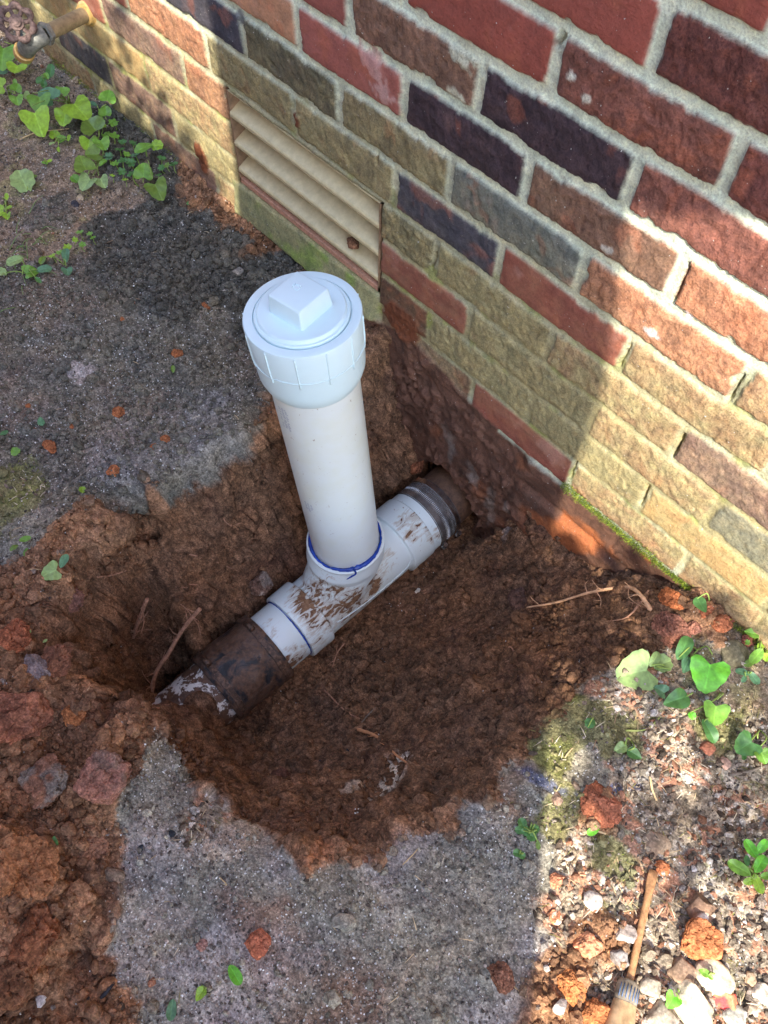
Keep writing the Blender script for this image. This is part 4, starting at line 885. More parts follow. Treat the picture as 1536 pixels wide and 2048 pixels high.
# ------------------------------------------------------------------ clods and stones one can tell apart
def clod_mesh(name, seed, mat, sub=5, crumb=.22, box=0.0, flat=.7):
    bm = bmesh.new(); bmesh.ops.create_icosphere(bm, subdivisions=sub, radius=1.0); V = np.array([v.co[:] for v in bm.verts]); F = np.array([[v.index for v in f.verts] for f in bm.faces]); bm.free()
    rg = np.random.default_rng(seed * 7 + 1)
    for _ in range(11 if crumb < .1 else 9):                  # broken faces
        nn = rg.normal(size=3); nn /= np.linalg.norm(nn); dd = rg.uniform(.52, .86) if crumb < .1 else rg.uniform(.55, .92)
        h = V @ nn; V = V - np.maximum(h - dd, 0)[:, None] * nn
    if box > 0:
        m = np.abs(V).max(1)[:, None]; V = V * (1 - box) + V / np.maximum(m, .2) * .72 * box
    o = np.array([seed * 3.7, seed * 1.3, seed * 2.1]); w1, i1 = worley(V + o, .5, seed); w2, i2 = worley(V + o, .23, seed + 9); w3, _ = worley(V + o, .11, seed + 19)
    d = 1 + .18 * fbm(V + o, .9, seed + 3, 5, .6) + crumb * .9 * w1 * i1 + crumb * .75 * w2 * i2 + crumb * .4 * w3 - crumb * 1.1 * sstep(.10, .0, np.abs(fbm(V + o, .55, seed + 5, 4)))
    V = V * d[:, None]; V[:, 2] *= flat
    return V, F, i1, i2
def add_clod(px_, py_, size, seed, label, name='soil_clod', cat='clod', col=(150, 95, 62), group='clods of orange brown clay', crumb=.22, box=0.0, flat=.7, rot=0.0, asp=1.0, z=None, mat=None, sub=4, sink=.30, patch=None):
    V, F, i1, i2 = clod_mesh(name, seed, None, sub, crumb, box, flat); g = gp(px_, py_) if z is None else np.array(z)
    r = size / FPX * depth_of(g) / 2 / (1.12 if crumb > .1 else 1.0)
    V = V.copy(); V[:, 0] *= asp; ca, sa = math.cos(rot), math.sin(rot); V = np.stack([V[:, 0] * ca - V[:, 1] * sa, V[:, 0] * sa + V[:, 1] * ca, V[:, 2]], 1) * r
    c = lin(*col)[None] * (.70 if mat is not None else .92) * (.75 + .5 * i2[:, None] * 1.0) * (.85 + .3 * i1[:, None])
    if patch is not None:
        pm = sstep(.1, .25, fbm(V / r + seed, .9, seed + 40, 3))[:, None]; c = c * (1 - pm) + lin(*patch) * pm
    me = mesh_np(name, V, F, np.clip(c * 1.22, 0, .85), mat or M_CRUMB, crumb < .1)
    o = link(name, me, loc=(g[0], g[1], g[2] + r * flat * (1 - 2 * sink) * .8)); tag(o, label, cat, group); return o
M_STONE = soil_mat('stone', fine=260, contrast=.35, bd=.0006, rough=.8)
CL = [(265, 610, 15, 'small orange crumb of clay on the grey soil, topmost of the scattered ones', {}), (355, 708, 22, 'orange clay crumb left of the white screw cap', {}),
 (412, 613, 13, 'flat orange crumb of clay just left of the cap, near the black crumbly soil', {'asp': 1.7}), (240, 827, 26, 'round orange clay crumb in the middle of the grey soil', {}),
 (145, 855, 13, 'small brown orange crumb left of the round crumb', {}), (332, 882, 22, 'orange crumb nearest the edge of the grey soil and the dug slope', {}),
 (309, 895, 15, 'small orange crumb touching a larger one by the slope', {}), (227, 946, 28, 'orange clay crumb near the upper left rim of the hole', {}), (100, 895, 24, 'orange crumb beside a torn leaf at the left edge', {'asp': 1.4}),
 (68, 864, 15, 'small orange crumb above the torn leaf at left', {}), (57, 812, 11, 'tiny rusty crumb by the left edge of the grey soil', {}), (245, 640, 11, 'tiny brown crumb below the topmost orange one', {}),
 (520, 1888, 56, 'crumbling orange block of clay on the grey soil below the hole', {'box': .5, 'crumb': .16, 'col': (160, 98, 72)}), (1000, 1955, 54, 'round brown clod on the grey soil beside the sunlit gravel', {'col': (118, 84, 66)}),
 (405, 1890, 22, 'small pinkish brown pebble of clay near the bottom', {'col': (140, 108, 96)}), (305, 1965, 18, 'smooth terracotta pebble near two green leaf scraps', {'col': (150, 106, 82), 'crumb': .05}),
 (215, 1560, 112, 'blocky clod with a pinkish flat top on the left rim of the hole', {'box': .6, 'crumb': .15, 'col': (136, 98, 82), 'rot': .5, 'patch': (122, 98, 84)}),
 (40, 1440, 120, 'large wedge of reddish clay at the left edge', {'box': .5, 'crumb': .22, 'col': (128, 86, 66), 'rot': .9, 'asp': 1.25}), (90, 1565, 96, 'grey skinned clod of topsoil and clay on the left spoil', {'box': .4, 'col': (120, 88, 70), 'patch': (112, 102, 92)}),
 (48, 1600, 60, 'small brown lump tucked under the grey skinned clod', {'col': (120, 84, 60)}), (45, 1745, 120, 'biggest orange clod of the spoil heap in the lower left', {'col': (140, 98, 66), 'crumb': .3, 'sink': .42}),
 (70, 1880, 120, 'crumbly brown clod low in the left spoil heap', {'col': (128, 86, 60), 'crumb': .26, 'sink': .4}), (20, 1960, 100, 'dark brown clod in the bottom left corner', {'col': (108, 76, 54), 'crumb': .26, 'sink': .4}),
 (30, 1280, 70, 'rusty clod above the wedge at the left edge', {'col': (132, 82, 58)}), (110, 1320, 70, 'clod with a pale straw lying on it, left of the hole', {'col': (112, 76, 58)}), (75, 1345, 46, 'long greyish clod beside the pale straw', {'col': (120, 108, 104), 'asp': 1.8, 'rot': -.2}),
 (150, 1430, 46, 'ochre nodule between the clods left of the hole', {'col': (140, 92, 58)}), (185, 1700, 60, 'flat trodden lump between spoil heap and grey soil', {'col': (130, 96, 74), 'sink': .5}),
 (1345, 1200, 52, 'orange clod against the mossy foot of the wall', {'col': (140, 84, 52)}), (1340, 1262, 64, 'reddish brown clod at the right rim of the hole', {'col': (126, 86, 70), 'asp': 1.2}), (1440, 1250, 40, 'orange clod in a row of lumps by the wall foot', {'col': (148, 92, 64)}),
 (1408, 1225, 34, 'small orange lump between larger ones by the wall', {'col': (144, 90, 64)}), (1462, 1232, 26, 'small red lump next to the wall moss', {'col': (140, 86, 66)}), (1493, 1281, 28, 'round reddish lump right of the row by the wall', {'col': (128, 80, 66)}), (1388, 1258, 28, 'pinkish lump below the row by the wall', {'col': (150, 104, 84)}),
 (1205, 1612, 84, 'smooth orange clod with a smear of blue on the trodden grey and green soil', {'col': (146, 92, 68), 'flat': .4, 'sink': .45}), (1400, 1878, 92, 'big bright orange clod in the sun among the gravel', {'col': (168, 108, 70), 'box': .45, 'crumb': .14, 'rot': .4}),
 (1112, 1762, 34, 'orange lump with a shadow under it in the sunlit gravel', {'col': (180, 122, 92)}), (1172, 1892, 46, 'long orange lump in the sun, left of the screwdriver', {'col': (182, 128, 96), 'asp': 1.3, 'rot': .9}), (1110, 1835, 26, 'orange nodule beside a pale pebble', {'col': (176, 118, 86)}),
 (1140, 1975, 60, 'crumbling orange clod left of the screwdriver handle', {'col': (170, 112, 70), 'crumb': .28}), (1190, 2030, 56, 'orange clod at the bottom edge by the handle', {'col': (160, 104, 66), 'crumb': .28}), (1322, 1738, 30, 'orange bit of clay at the tip of the screwdriver', {'col': (176, 112, 74)}),
 (560, 1560, 46, 'brown lump in the lower slope of the hole', {'col': (96, 66, 52)}), (1040, 1205, 50, 'dark lump of clay on the right floor of the hole', {'col': (82, 62, 54)}), (860, 905, 44, 'orange lump below the wall above the clamp', {'col': (120, 76, 54)}), (520, 1165, 60, 'pale skinned clod behind the white tee', {'col': (104, 82, 70), 'patch': (134, 120, 108)}),
 (445, 1300, 52, 'grey clay lump beside the hanging root', {'col': (88, 68, 62)}), (150, 1210, 50, 'clod on the hole rim under a pair of leaves', {'col': (104, 74, 62)})]
for i, (a, b, sz, lb, kw) in enumerate(CL): add_clod(a, b, sz, 50 + i, lb, sub=5 if sz > 50 else 4, **kw)
ST = [(1403, 1817, 60, 'brown stone with a pale cross shaped patch above the orange clod', {'col': (150, 122, 100), 'patch': (222, 212, 195), 'asp': 1.3}), (1362, 1945, 62, 'square brown stone below the bright orange clod', {'col': (158, 134, 112), 'box': .6}),
 (1383, 2012, 84, 'large pale stone at the bottom beside a round leaf', {'col': (222, 212, 180), 'asp': 1.2, 'box': .4}), (1428, 1958, 64, 'flat yellowish stone under a small weed', {'col': (206, 196, 168), 'asp': 1.4, 'box': .3}),
 (1320, 2038, 64, 'grey stone cut by the bottom edge of the ground', {'col': (186, 172, 152), 'box': .5}), (1450, 1999, 52, 'pale stone sprayed with red paint', {'col': (224, 150, 110), 'patch': (226, 84, 84)}), (1468, 2035, 52, 'whitish stone right of the red sprayed one', {'col': (205, 205, 190)}),
 (1119, 2012, 34, 'small grey stone left of the orange clods', {'col': (190, 182, 172)}), (1500, 1962, 34, 'tan pebble in the lower right corner', {'col': (196, 172, 142)}), (1522, 1990, 44, 'white stone at the right edge', {'col': (226, 220, 200)}), (1505, 2020, 30, 'small pale pebble near the right bottom corner', {'col': (214, 196, 170)}),
 (1244, 1868, 52, 'whitish clod left of the screwdriver blade', {'col': (206, 194, 182)}), (1240, 1918, 44, 'grey pebble half in shadow by the screwdriver', {'col': (150, 144, 138)}), (1184, 1806, 42, 'pale speckled stone in the middle of the sunlit gravel', {'col': (210, 200, 188)}), (1302, 1975, 46, 'dusty stone right of the screwdriver', {'col': (180, 168, 150)}),
 (1310, 1690, 58, 'flat grey brown stone above the screwdriver tip', {'col': (150, 132, 112), 'flat': .4, 'sink': .45}), (1463, 1306, 66, 'greenish brown flat stone near the wall foot', {'col': (118, 112, 88), 'flat': .35, 'sink': .45}), (1112, 1836, 24, 'curved pale pebble in the sun', {'col': (218, 204, 180)}), (1170, 1590, 34, 'grey stone beside the blue smeared clod', {'col': (120, 120, 112), 'flat': .4}),
 (1115, 1598, 26, 'rounded tan pebble in half shade', {'col': (150, 126, 108)}), (478, 545, 24, 'flat pale chip of stone just left of the screw cap', {'col': (150, 144, 132), 'flat': .35, 'box': .5}), (163, 398, 18, 'cream pebble on the brown mud', {'col': (200, 182, 150)}), (153, 411, 17, 'dark wet pebble under the cream one', {'col': (70, 70, 76), 'asp': 1.6}),
 (644, 1526, 14, 'round blue black pebble in the floor of the hole', {'col': (52, 60, 74)}), (699, 1504, 15, 'black pebble on the lower slope of the hole', {'col': (48, 54, 62)}), (845, 1503, 14, 'dark pebble below the thin root', {'col': (50, 56, 64)}), (868, 1463, 12, 'shiny navy bead of stone on the slope', {'col': (30, 34, 80)}),
 (925, 1430, 10, 'tiny blue bead on the right slope', {'col': (34, 40, 96)}), (344, 1668, 15, 'black pebble on the trodden soil left of centre', {'col': (48, 54, 58)}), (283, 1696, 15, 'dark grey pebble below left of the black one', {'col': (62, 68, 72)}), (985, 1130, 12, 'white pebble on the floor of the hole', {'col': (216, 208, 190)}),
 (836, 1184, 13, 'white grain on the soil right of the tee', {'col': (216, 208, 190)}), (30, 2008, 26, 'pale grey chip in the bottom left spoil', {'col': (150, 146, 140)}), (81, 2003, 26, 'white rough chip in the bottom left spoil', {'col': (205, 202, 198)}), (1340, 1467, 14, 'small white pebble in the mossy patch', {'col': (206, 200, 196)}), (1413, 1497, 32, 'terracotta chip beside a dark leaf', {'col': (168, 110, 86), 'box': .5}), (1447, 1527, 26, 'pinkish chip at the right near small leaves', {'col': (190, 156, 136), 'box': .5})]
for i, (a, b, sz, lb, kw) in enumerate(ST): add_clod(a, b, sz, 150 + i, lb, name='stone', cat='stone', group='stones in the soil', mat=M_STONE, **{**dict(crumb=.06, sub=4, flat=.65), **kw})
g = on_wall(707, 487, .012); add_clod(707, 489, 30, 300, 'crumb of brown mud lying on the lowest louvre of the vent', col=(112, 82, 62), z=(g[0], g[1], g[2]))
g = on_wall(845, 628, -.012); 

# ------------------------------------------------------------------ roots, twigs, straws
M_ROOT = plain_mat('root_bark', lin(152, 112, 88, 1.25), .85, var=.35, scale=160, bd=.001); M_STRAW = plain_mat('straw', lin(200, 172, 128), .7, var=.2); M_TWIG = plain_mat('grey_twig', lin(120, 108, 94), .85, var=.3, scale=200)
def rootlets(b, P, rng, n, ln, r):
    for _ in range(n):
        i = rng.randrange(1, len(P) - 1); p = Vector(P[i]); d = Vector((rng.uniform(-1, 1), rng.uniform(-1, 1), rng.uniform(-.5, 1))).normalized() * ln * rng.uniform(.4, 1.2)
        q = p + d * .5 + Vector((rng.uniform(-1, 1), rng.uniform(-1, 1), rng.uniform(-1, 1))) * ln * .15; e = p + d
        b.tube([p, q, e], r, r * .4, 4, sub=3)
        if rng.random() < .5: b.tube([q, q + (e - q).orthogonal().normalized() * ln * .4], r * .7, r * .3, 4, sub=2)
def root(name, pts, r0, r1, label, cat, mat, lets=0, ll=.03, up=0, seed=1, zs=None, group=None):
    rng = random.Random(seed); P = []
    for i, (u_, v_) in enumerate(pts):
        if zs is None: g = gp(u_, v_); g[2] += up if i < len(pts) - 1 else r1 * .5
        else: g = at(u_, v_, zs[i])
        P.append(Vector(g))
    b = MB(); O = P[0].copy(); Q = [p - O for p in P]; b.tube(Q, r0, r1, 9, wob=.16, seed=seed, sub=6)
    if lets: rootlets(b, smooth_pts(Q, 4), rng, lets, ll, .0009)
    o = b.build(name, mat); o.location = O; tag(o, label, cat, group); return o
root('root', [(255, 1335), (258, 1312), (262, 1285), (276, 1245), (294, 1198)], .0045, .0030, 'brown cut root with a pale tip standing in the deep left end of the hole', 'root', M_ROOT, 16, .035, zs=[-.36, -.31, -.25, -.17, -.10], seed=2)
root('root', [(302, 1392), (312, 1345), (338, 1305), (366, 1258), (400, 1218)], .0036, .0032, 'long hairy root leaning over the old pipe end', 'root', M_ROOT, 18, .03, zs=[-.28, -.24, -.21, -.17, -.13], seed=3)
root('root', [(1050, 1222), (1110, 1212), (1170, 1195), (1235, 1183), (1262, 1187), (1282, 1208), (1303, 1230)], .0013, .0036, 'pale bent root lying across the right floor of the hole', 'root', plain_mat('pale_root', lin(196, 152, 116, 1.1), .8, var=.3, scale=160), 10, .04, up=.014, seed=4)
root('root', [(716, 1462), (745, 1472), (768, 1487), (790, 1512), (822, 1532)], .0030, .0014, 'thin orange root on the lower slope of the hole', 'root', plain_mat('orange_root', lin(206, 144, 98), .7), 3, .02, up=.009, seed=5)
root('root', [(838, 830), (842, 870), (838, 905), (842, 950)], .0010, .0008, 'thin root hanging down the dug bank behind the clamp', 'root', M_ROOT, 2, .03, up=.006, seed=6)
root('root', [(833, 880), (830, 920), (822, 950), (812, 975)], .0008, .0006, 'finest root beside the hanging one behind the clamp', 'root', M_ROOT, 2, .02, up=.006, seed=7)
for i, (pts, lb) in enumerate([([(312, 1190), (300, 1225), (285, 1250)], 'fine root beside the pale tipped one'), ([(205, 1168), (230, 1160), (258, 1150)], 'short pale root in the upper left bank'), ([(355, 1180), (385, 1176), (412, 1175)], 'fine level root in the back bank'),
   ([(382, 1115), (425, 1128), (480, 1145)], 'dark root end poking from the back bank'), ([(455, 1010), (450, 1045), (470, 1060)], 'curly rootlet high on the back bank'), ([(310, 1422), (345, 1420), (385, 1414)], 'thin root over the end of the old pipe'), ([(870, 1010), (880, 1040), (905, 1090)], 'thread thin root under the clamp'),
   ([(1000, 1310), (1020, 1300), (1032, 1330)], 'curved rootlet on the right floor'), ([(650, 1385), (690, 1425), (722, 1440)], 'long fine root running to the orange one'), ([(690, 1290), (675, 1310), (665, 1335)], 'fine root just below the tee'), ([(1290, 1190), (1250, 1240), (1190, 1245)], 'thin forked root below the pale bent one')]):
    root('root', pts, .0014, .0007, lb, 'root', M_ROOT, 3, .014, up=.011, seed=70 + i, group='fine roots in the dug soil')
for i, (pts, r, lb, m_) in enumerate([([(752, 1416), (735, 1432), (716, 1456)], .0012, 'short grey twig at the end of the orange root', M_TWIG), ([(100, 1326), (112, 1310), (126, 1298)], .0020, 'short pale straw lying on a clod left of the hole', M_STRAW),
   ([(142, 1336), (147, 1360), (149, 1395)], .0010, 'thin cream straw standing against the spoil left of the hole', M_STRAW), ([(805, 1730), (830, 1705), (845, 1682)], .0007, 'thin curved straw below the hole', M_STRAW), ([(1020, 1968), (1042, 1985), (1066, 2005)], .0008, 'fine pale stem by the round brown clod', M_STRAW),
   ([(40, 1152), (62, 1140), (90, 1142)], .0008, 'thin stem among leaves at the upper left rim', M_STRAW), ([(40, 281), (75, 268), (120, 262), (145, 258)], .0013, 'long straw stem under the weeds at the top left', M_STRAW), ([(200, 365), (240, 352), (300, 356)], .0008, 'dark thin twig on the mud near the weeds', M_TWIG),
   ([(300, 312), (296, 335), (294, 362)], .0060, 'stub of a grey broken stick beside the weeds at the wall', M_TWIG), ([(1298, 1553), (1302, 1580), (1312, 1602)], .0016, 'forked straw in the sunlit litter', M_STRAW), ([(1455, 1552), (1490, 1545), (1536, 1530)], .0022, 'dark curved twig at the right edge', M_TWIG),
   ([(1250, 1462), (1290, 1460), (1318, 1436)], .0014, 'wilted green stalk of the fallen leaf', plain_mat('stalk', lin(150, 160, 90), .6)), ([(1128, 1517), (1135, 1507), (1145, 1496)], .0012, 'short straw in the moss right of the hole', M_STRAW), ([(1210, 1668), (1180, 1660), (1165, 1672)], .0016, 'bleached straw near the blue smeared clod', M_STRAW),
   ([(205, 1995), (218, 1980), (230, 1965)], .0025, 'black charred twig at the bottom left', plain_mat('charred', (.03, .03, .035), .8)), ([(440, 1755), (455, 1770), (447, 1768)], .0007, 'wispy straw on the trodden soil', M_STRAW)]):
    root('straw' if m_ is M_STRAW else 'twig', pts, r, r * .7, lb, 'straw' if m_ is M_STRAW else 'twig', m_, up=.002, seed=20 + i, group='dry stems and twigs')

# ------------------------------------------------------------------ weeds
def leaf_mat(name, col, tr=.25, rough=.45):
    m, n, b = new_mat(name); co = coords(n); a = nd(n, 'ShaderNodeAttribute', attribute_name='Col').outputs['Color']
    c = mixc(n, 1.0, a, ramp(n, noise(n, co, 160, 4, .6), [(.3, .78), (.7, 1.2)]), 'MULTIPLY'); n.links.new(c, b.inputs['Base Color']); b.inputs['Roughness'].default_value = rough
    t = n.nodes.new('ShaderNodeBsdfTranslucent'); n.links.new(c, t.inputs[0]); mx = nd(n, 'ShaderNodeMixShader', i_0=tr); n.links.new(b.outputs[0], mx.inputs[1]); n.links.new(t.outputs[0], mx.inputs[2])
    n.links.new(mx.outputs[0], n.nodes['Material Output'].inputs['Surface']); return m
M_LEAF = leaf_mat('leaf', None)
def leaf_geo(kind, col, rng):
    """unit leaf: stalk joint at the origin, tip towards +x, about 1 long"""
    rings = 7; n = 44; V = []; C = []
    for i in range(rings + 1):
        s = i / rings
        for k in range(n):
            t = 2 * math.pi * k / n
            if kind == 'heart':
                x = .52 * math.cos(t) + .08 + .12 * math.cos(2 * t); y = .56 * math.sin(t) * (1 - .10 * math.cos(t)); notch = max(0, 1 - abs(math.pi - t) / .55); x += .30 * notch ** 1.5
                q = 1 + .025 * math.sin(13 * t); x, y = x * q, y * q; cx = -.12
            elif kind == 'oval': x = .5 * math.cos(t); y = .27 * math.sin(t) * (1 + .15 * math.cos(t)); cx = 0
            elif kind == 'round': q = 1 + .06 * math.sin(8 * t); x = .5 * math.cos(t) * q; y = .5 * math.sin(t) * q; cx = -.1
            else: x = .5 * math.cos(t); y = .34 * math.sin(t) * (1 - .5 * math.cos(t)); cx = -.1
            X = cx + (x - cx) * s; Y = y * s; V.append((X + .5, Y, 0)); vein = abs(math.sin(4.5 * t)) ** 6 if s > .15 else 0
            mid = math.exp(-(Y / .025) ** 2); C.append(np.array(col) * (1 + .35 * mid + .14 * vein) * rng.uniform(.94, 1.06))
    F = [(i * n + k, (i + 1) * n + k, (i + 1) * n + (k + 1) % n, i * n + (k + 1) % n) for i in range(rings) for k in range(n)]
    V = np.array(V); fold = rng.uniform(.08, .5); curl = rng.uniform(-.55, .3); wav = rng.uniform(.015, .07); ph = rng.uniform(0, 6)
    V[:, 2] = fold * np.abs(V[:, 1]) + curl * (V[:, 0] - .5) ** 2 + wav * np.sin(9 * V[:, 0] + ph) * np.sign(V[:, 1]) * np.minimum(np.abs(V[:, 1]) * 3, 1)
    return V, np.array(F), np.array(C)
GRN = {'y': lin(150, 190, 62), 'g': lin(120, 168, 66), 'd': lin(84, 132, 70), 'b': lin(96, 140, 100), 'p': lin(150, 178, 110), 'o': lin(112, 142, 60), 'e': lin(110, 190, 60)}
def leaf_obj(root_, O, u_, v_, size, ang, kind, tint, h, rng, tilt=None, label=None, name='leaf'):
    g = gp(u_, v_); 
    # stand the leaf h above the soil on the same line of sight
    z = g[2] + h; c = at(u_, v_, z); c[1] = min(c[1], -.006)
    L = .88 * size / FPX * depth_of(c); d = px_dir(c, u_, v_, ang); tl = rng.uniform(-.25, .25) if tilt is None else tilt
    n = (Vector((0, 0, 1)) + (Vector(CAM) - Vector(c)).normalized() * .5 + Vector((rng.uniform(-.25, .25), rng.uniform(-.25, .25), 0))).normalized(); x = (d + Vector((0, 0, tl))).normalized(); x = (x - n * x.dot(n)).normalized(); y = n.cross(x)
    V, F, C = leaf_geo(kind, GRN[tint] * rng.uniform(.85, 1.12), rng); W = np.array([list(Vector(c) + (x * (a - .5) + y * b_ + n * e) * L - O) for a, b_, e in V])
    me = mesh_np(name, W, F, np.clip(C, 0, .9), M_LEAF); o = link(name, me, root_)
    if label: o['label'] = label
    return Vector(c) - x * L * .42 - O, L
M_STEM = plain_mat('green_stem', lin(140, 165, 80), .6)
def plant(name, crown, leaves, label, cat='weed', group=None, seed=0, stem=True):
    rng = random.Random(seed); g = gp(*crown); O = Vector(g); r_ = empty(name, O, label, cat, group); b = MB()
    for lf in leaves:
        u_, v_, size, ang, kind, tint, h = lf
        j, L = leaf_obj(r_, O, u_, v_, size, ang, kind, tint, h, rng)
        if stem: mid = j * .5 + Vector((rng.uniform(-.006, .006), rng.uniform(-.006, .006), .010)); b.tube([Vector((0, 0, -.003)), mid, j], .0011, .0008, 5, sub=4)
    if stem and leaves: b.build('stem', M_STEM, r_)
    return r_
GV = 'heart leaved weeds at the foot of the wall'
plant('violet_plant', (62, 128), [(6, 102, 58, 250, 'heart', 'g', .05), (34, 134, 40, 250, 'heart', 'y', .04), (57, 124, 20, 100, 'oval', 'g', .03), (44, 118, 24, 80, 'heart', 'g', .03), (7, 138, 30, 190, 'heart', 'b', .02)], 'heart leaved weed right below the hose tap', group=GV, seed=1)
plant('violet_plant', (20, 195), [(2, 172, 34, 180, 'heart', 'y', .03), (32, 180, 24, 60, 'heart', 'g', .03), (33, 196, 28, 280, 'heart', 'g', .03), (30, 165, 18, 90, 'oval', 'g', .03)], 'small weed with round light leaves at the left edge', group=GV, seed=2)
plant('star_weed', (88, 165), [(84, 160, 30, 200, 'oval', 'd', .02), (101, 143, 36, 70, 'oval', 'd', .03), (88, 168, 26, 270, 'oval', 'd', .02), (93, 152, 22, 120, 'oval', 'g', .03)], 'weed with pointed dark green leaves near the tap', group=GV, seed=3)
plant('violet_plant', (140, 205), [(79, 198, 48, 265, 'heart', 'g', .04), (102, 195, 44, 160, 'heart', 'b', .03), (59, 191, 22, 220, 'heart', 'p', .02), (71, 232, 60, 285, 'heart', 'y', .04), (130, 229, 42, 250, 'heart', 'y', .03), (152, 212, 60, 320, 'heart', 'y', .05), (127, 186, 24, 30, 'heart', 'g', .03), (117, 180, 14, 120, 'heart', 'g', .03)], 'largest heart leaved weed, in the middle of the patch by the wall', group=GV, seed=4)
plant('violet_plant', (205, 240), [(215, 198, 34, 70, 'heart', 'g', .04), (212, 228, 28, 80, 'heart', 'g', .03), (186, 208, 22, 170, 'oval', 'b', .03), (189, 258, 52, 130, 'heart', 'o', .04), (178, 283, 36, 250, 'heart', 'y', .03), (203, 284, 34, 300, 'heart', 'g', .03)], 'weed with drooping leaves between the wall and the clover', group=GV, seed=5)
plant('violet_plant', (205, 320), [(194, 309, 36, 190, 'heart', 'o', .03), (170, 336, 44, 120, 'heart', 'o', .03), (178, 362, 40, 220, 'heart', 'p', .02), (202, 360, 30, 300, 'heart', 'p', .02), (206, 325, 22, 30, 'oval', 'g', .02)], 'weed with torn olive leaves below the clover', group=GV, seed=6)
plant('violet_plant', (295, 320), [(287, 296, 46, 200, 'oval', 'g', .03), (314, 291, 28, 0, 'round', 'y', .03), (287, 350, 40, 80, 'heart', 'g', .03), (312, 373, 46, 300, 'heart', 'o', .03)], 'weed nearest the dark crumbly soil, beside the broken stick', group=GV, seed=7)
plant('round_leaf_weed', (60, 360), [(46, 361, 54, 110, 'round', 'p', .02), (66, 354, 20, 20, 'oval', 'o', .01)], 'single big scalloped pale leaf alone on the brown mud', group=GV, seed=8)
plant('seedling', (14, 405), [(14, 394, 18, 90, 'oval', 'y', .02), (4, 424, 26, 200, 'heart', 'y', .01), (18, 416, 16, 20, 'oval', 'y', .01), (14, 430, 18, 270, 'heart', 'y', .01)], 'yellow green seedling at the left edge of the mud', group=GV, seed=9)
plant('seedling', (118, 285), [(110, 272, 22, 120, 'heart', 'y', .01), (122, 280, 18, 20, 'heart', 'g', .01), (138, 276, 16, 60, 'oval', 'y', .01), (104, 287, 14, 200, 'oval', 'p', .01), (117, 298, 14, 270, 'oval', 'y', .01)], 'small flat seedling in the middle of the brown mud', group=GV, seed=10)
plant('seedling', (94, 328), [(90, 326, 15, 180, 'oval', 'g', .008), (99, 322, 14, 30, 'oval', 'y', .008)], 'tiny two leaved seedling on the mud', group=GV, seed=11)
plant('seedling', (150, 360), [(150, 359, 22, 150, 'round', 'g', .015)], 'tiny round leaf left of the torn olive weed', group=GV, seed=12)
# clover
CV = [(204, 252, 22, 'y'), (227, 247, 26, 'g'), (191, 277, 18, 'y'), (212, 270, 22, 'g'), (228, 273, 26, 'g'), (246, 285, 24, 'd'), (240, 300, 24, 'd'), (266, 287, 18, 'd'), (271, 311, 24, 'b'), (246, 322, 24, 'd'), (263, 326, 24, 'd'), (230, 328, 20, 'g'), (244, 344, 22, 'd'), (265, 349, 26, 'd'), (324, 317, 20, 'd'), (348, 329, 20, 'd'), (323, 336, 18, 'd'), (317, 351, 18, 'd'), (334, 331, 16, 'o'), (218, 314, 26, 'b'), (254, 310, 22, 'g'),
      (180, 468, 16, 'g'), (160, 465, 18, 'g'), (150, 480, 16, 'y'), (165, 490, 18, 'g'), (186, 476, 14, 'g'), (135, 495, 20, 'y'), (120, 505, 18, 'g'), (105, 512, 16, 'y'), (225, 352, 14, 'y'), (250, 360, 14, 'y'), (1495, 1285, 14, 'g'), (1100, 455, 2, 'g')]
def clover_proto():
    rng = random.Random(5); r_ = empty('clover', (0, 0, 0), 'clover sprig', 'clover'); kids = []
    for k in range(3):
        a = 2.094 * k + .3; V, F, C = leaf_geo('heart', (1, 1, 1), rng); ca, sa = math.cos(a), math.sin(a); x = -V[:, 0] + 1.0; V2 = np.stack([(x * .5) * ca - V[:, 1] * .5 * sa, (x * .5) * sa + V[:, 1] * .5 * ca, V[:, 2] * .4 + .03 * k], 1); kids.append((V2, F, C))
    return r_, kids
cr, ck = clover_proto(); bpy.data.objects.remove(cr)
CLM = {}
for t in 'ygdbo': CLM[t] = [mesh_np('leaflet', V, F, np.clip(C * GRN[t], 0, .9), M_LEAF) for V, F, C in ck]
rng = random.Random(8)
_b = MB(); _b.tube([(0, 0, -1.0), (.12, .05, -.5), (0, 0, 0)], .05, .04, 5); _o = _b.build('stem', M_STEM); M_CST = _o.data; bpy.data.objects.remove(_o)
for i, (u_, v_, sz, t) in enumerate(CV[:-1]):
    g = gp(u_, v_); c = at(u_, v_, g[2] + .018); c[1] = min(c[1], -.012); L = sz / FPX * depth_of(c)
    side = 'by the wall weeds' if v_ < 400 and u_ < 310 else ('at the wall foot' if v_ < 400 else 'on the edge of the grey soil')
    e = empty('clover', c, 'small three leaved clover sprig in a patch ' + side, 'clover', 'clover sprigs ' + side)
    e.scale = (L, L, L); e.rotation_euler = (rng.uniform(-.3, .3), rng.uniform(-.1, .4), rng.uniform(0, 6))
    for me in CLM[t]: link('leaflet', me, e)
    link('stem', M_CST, e)
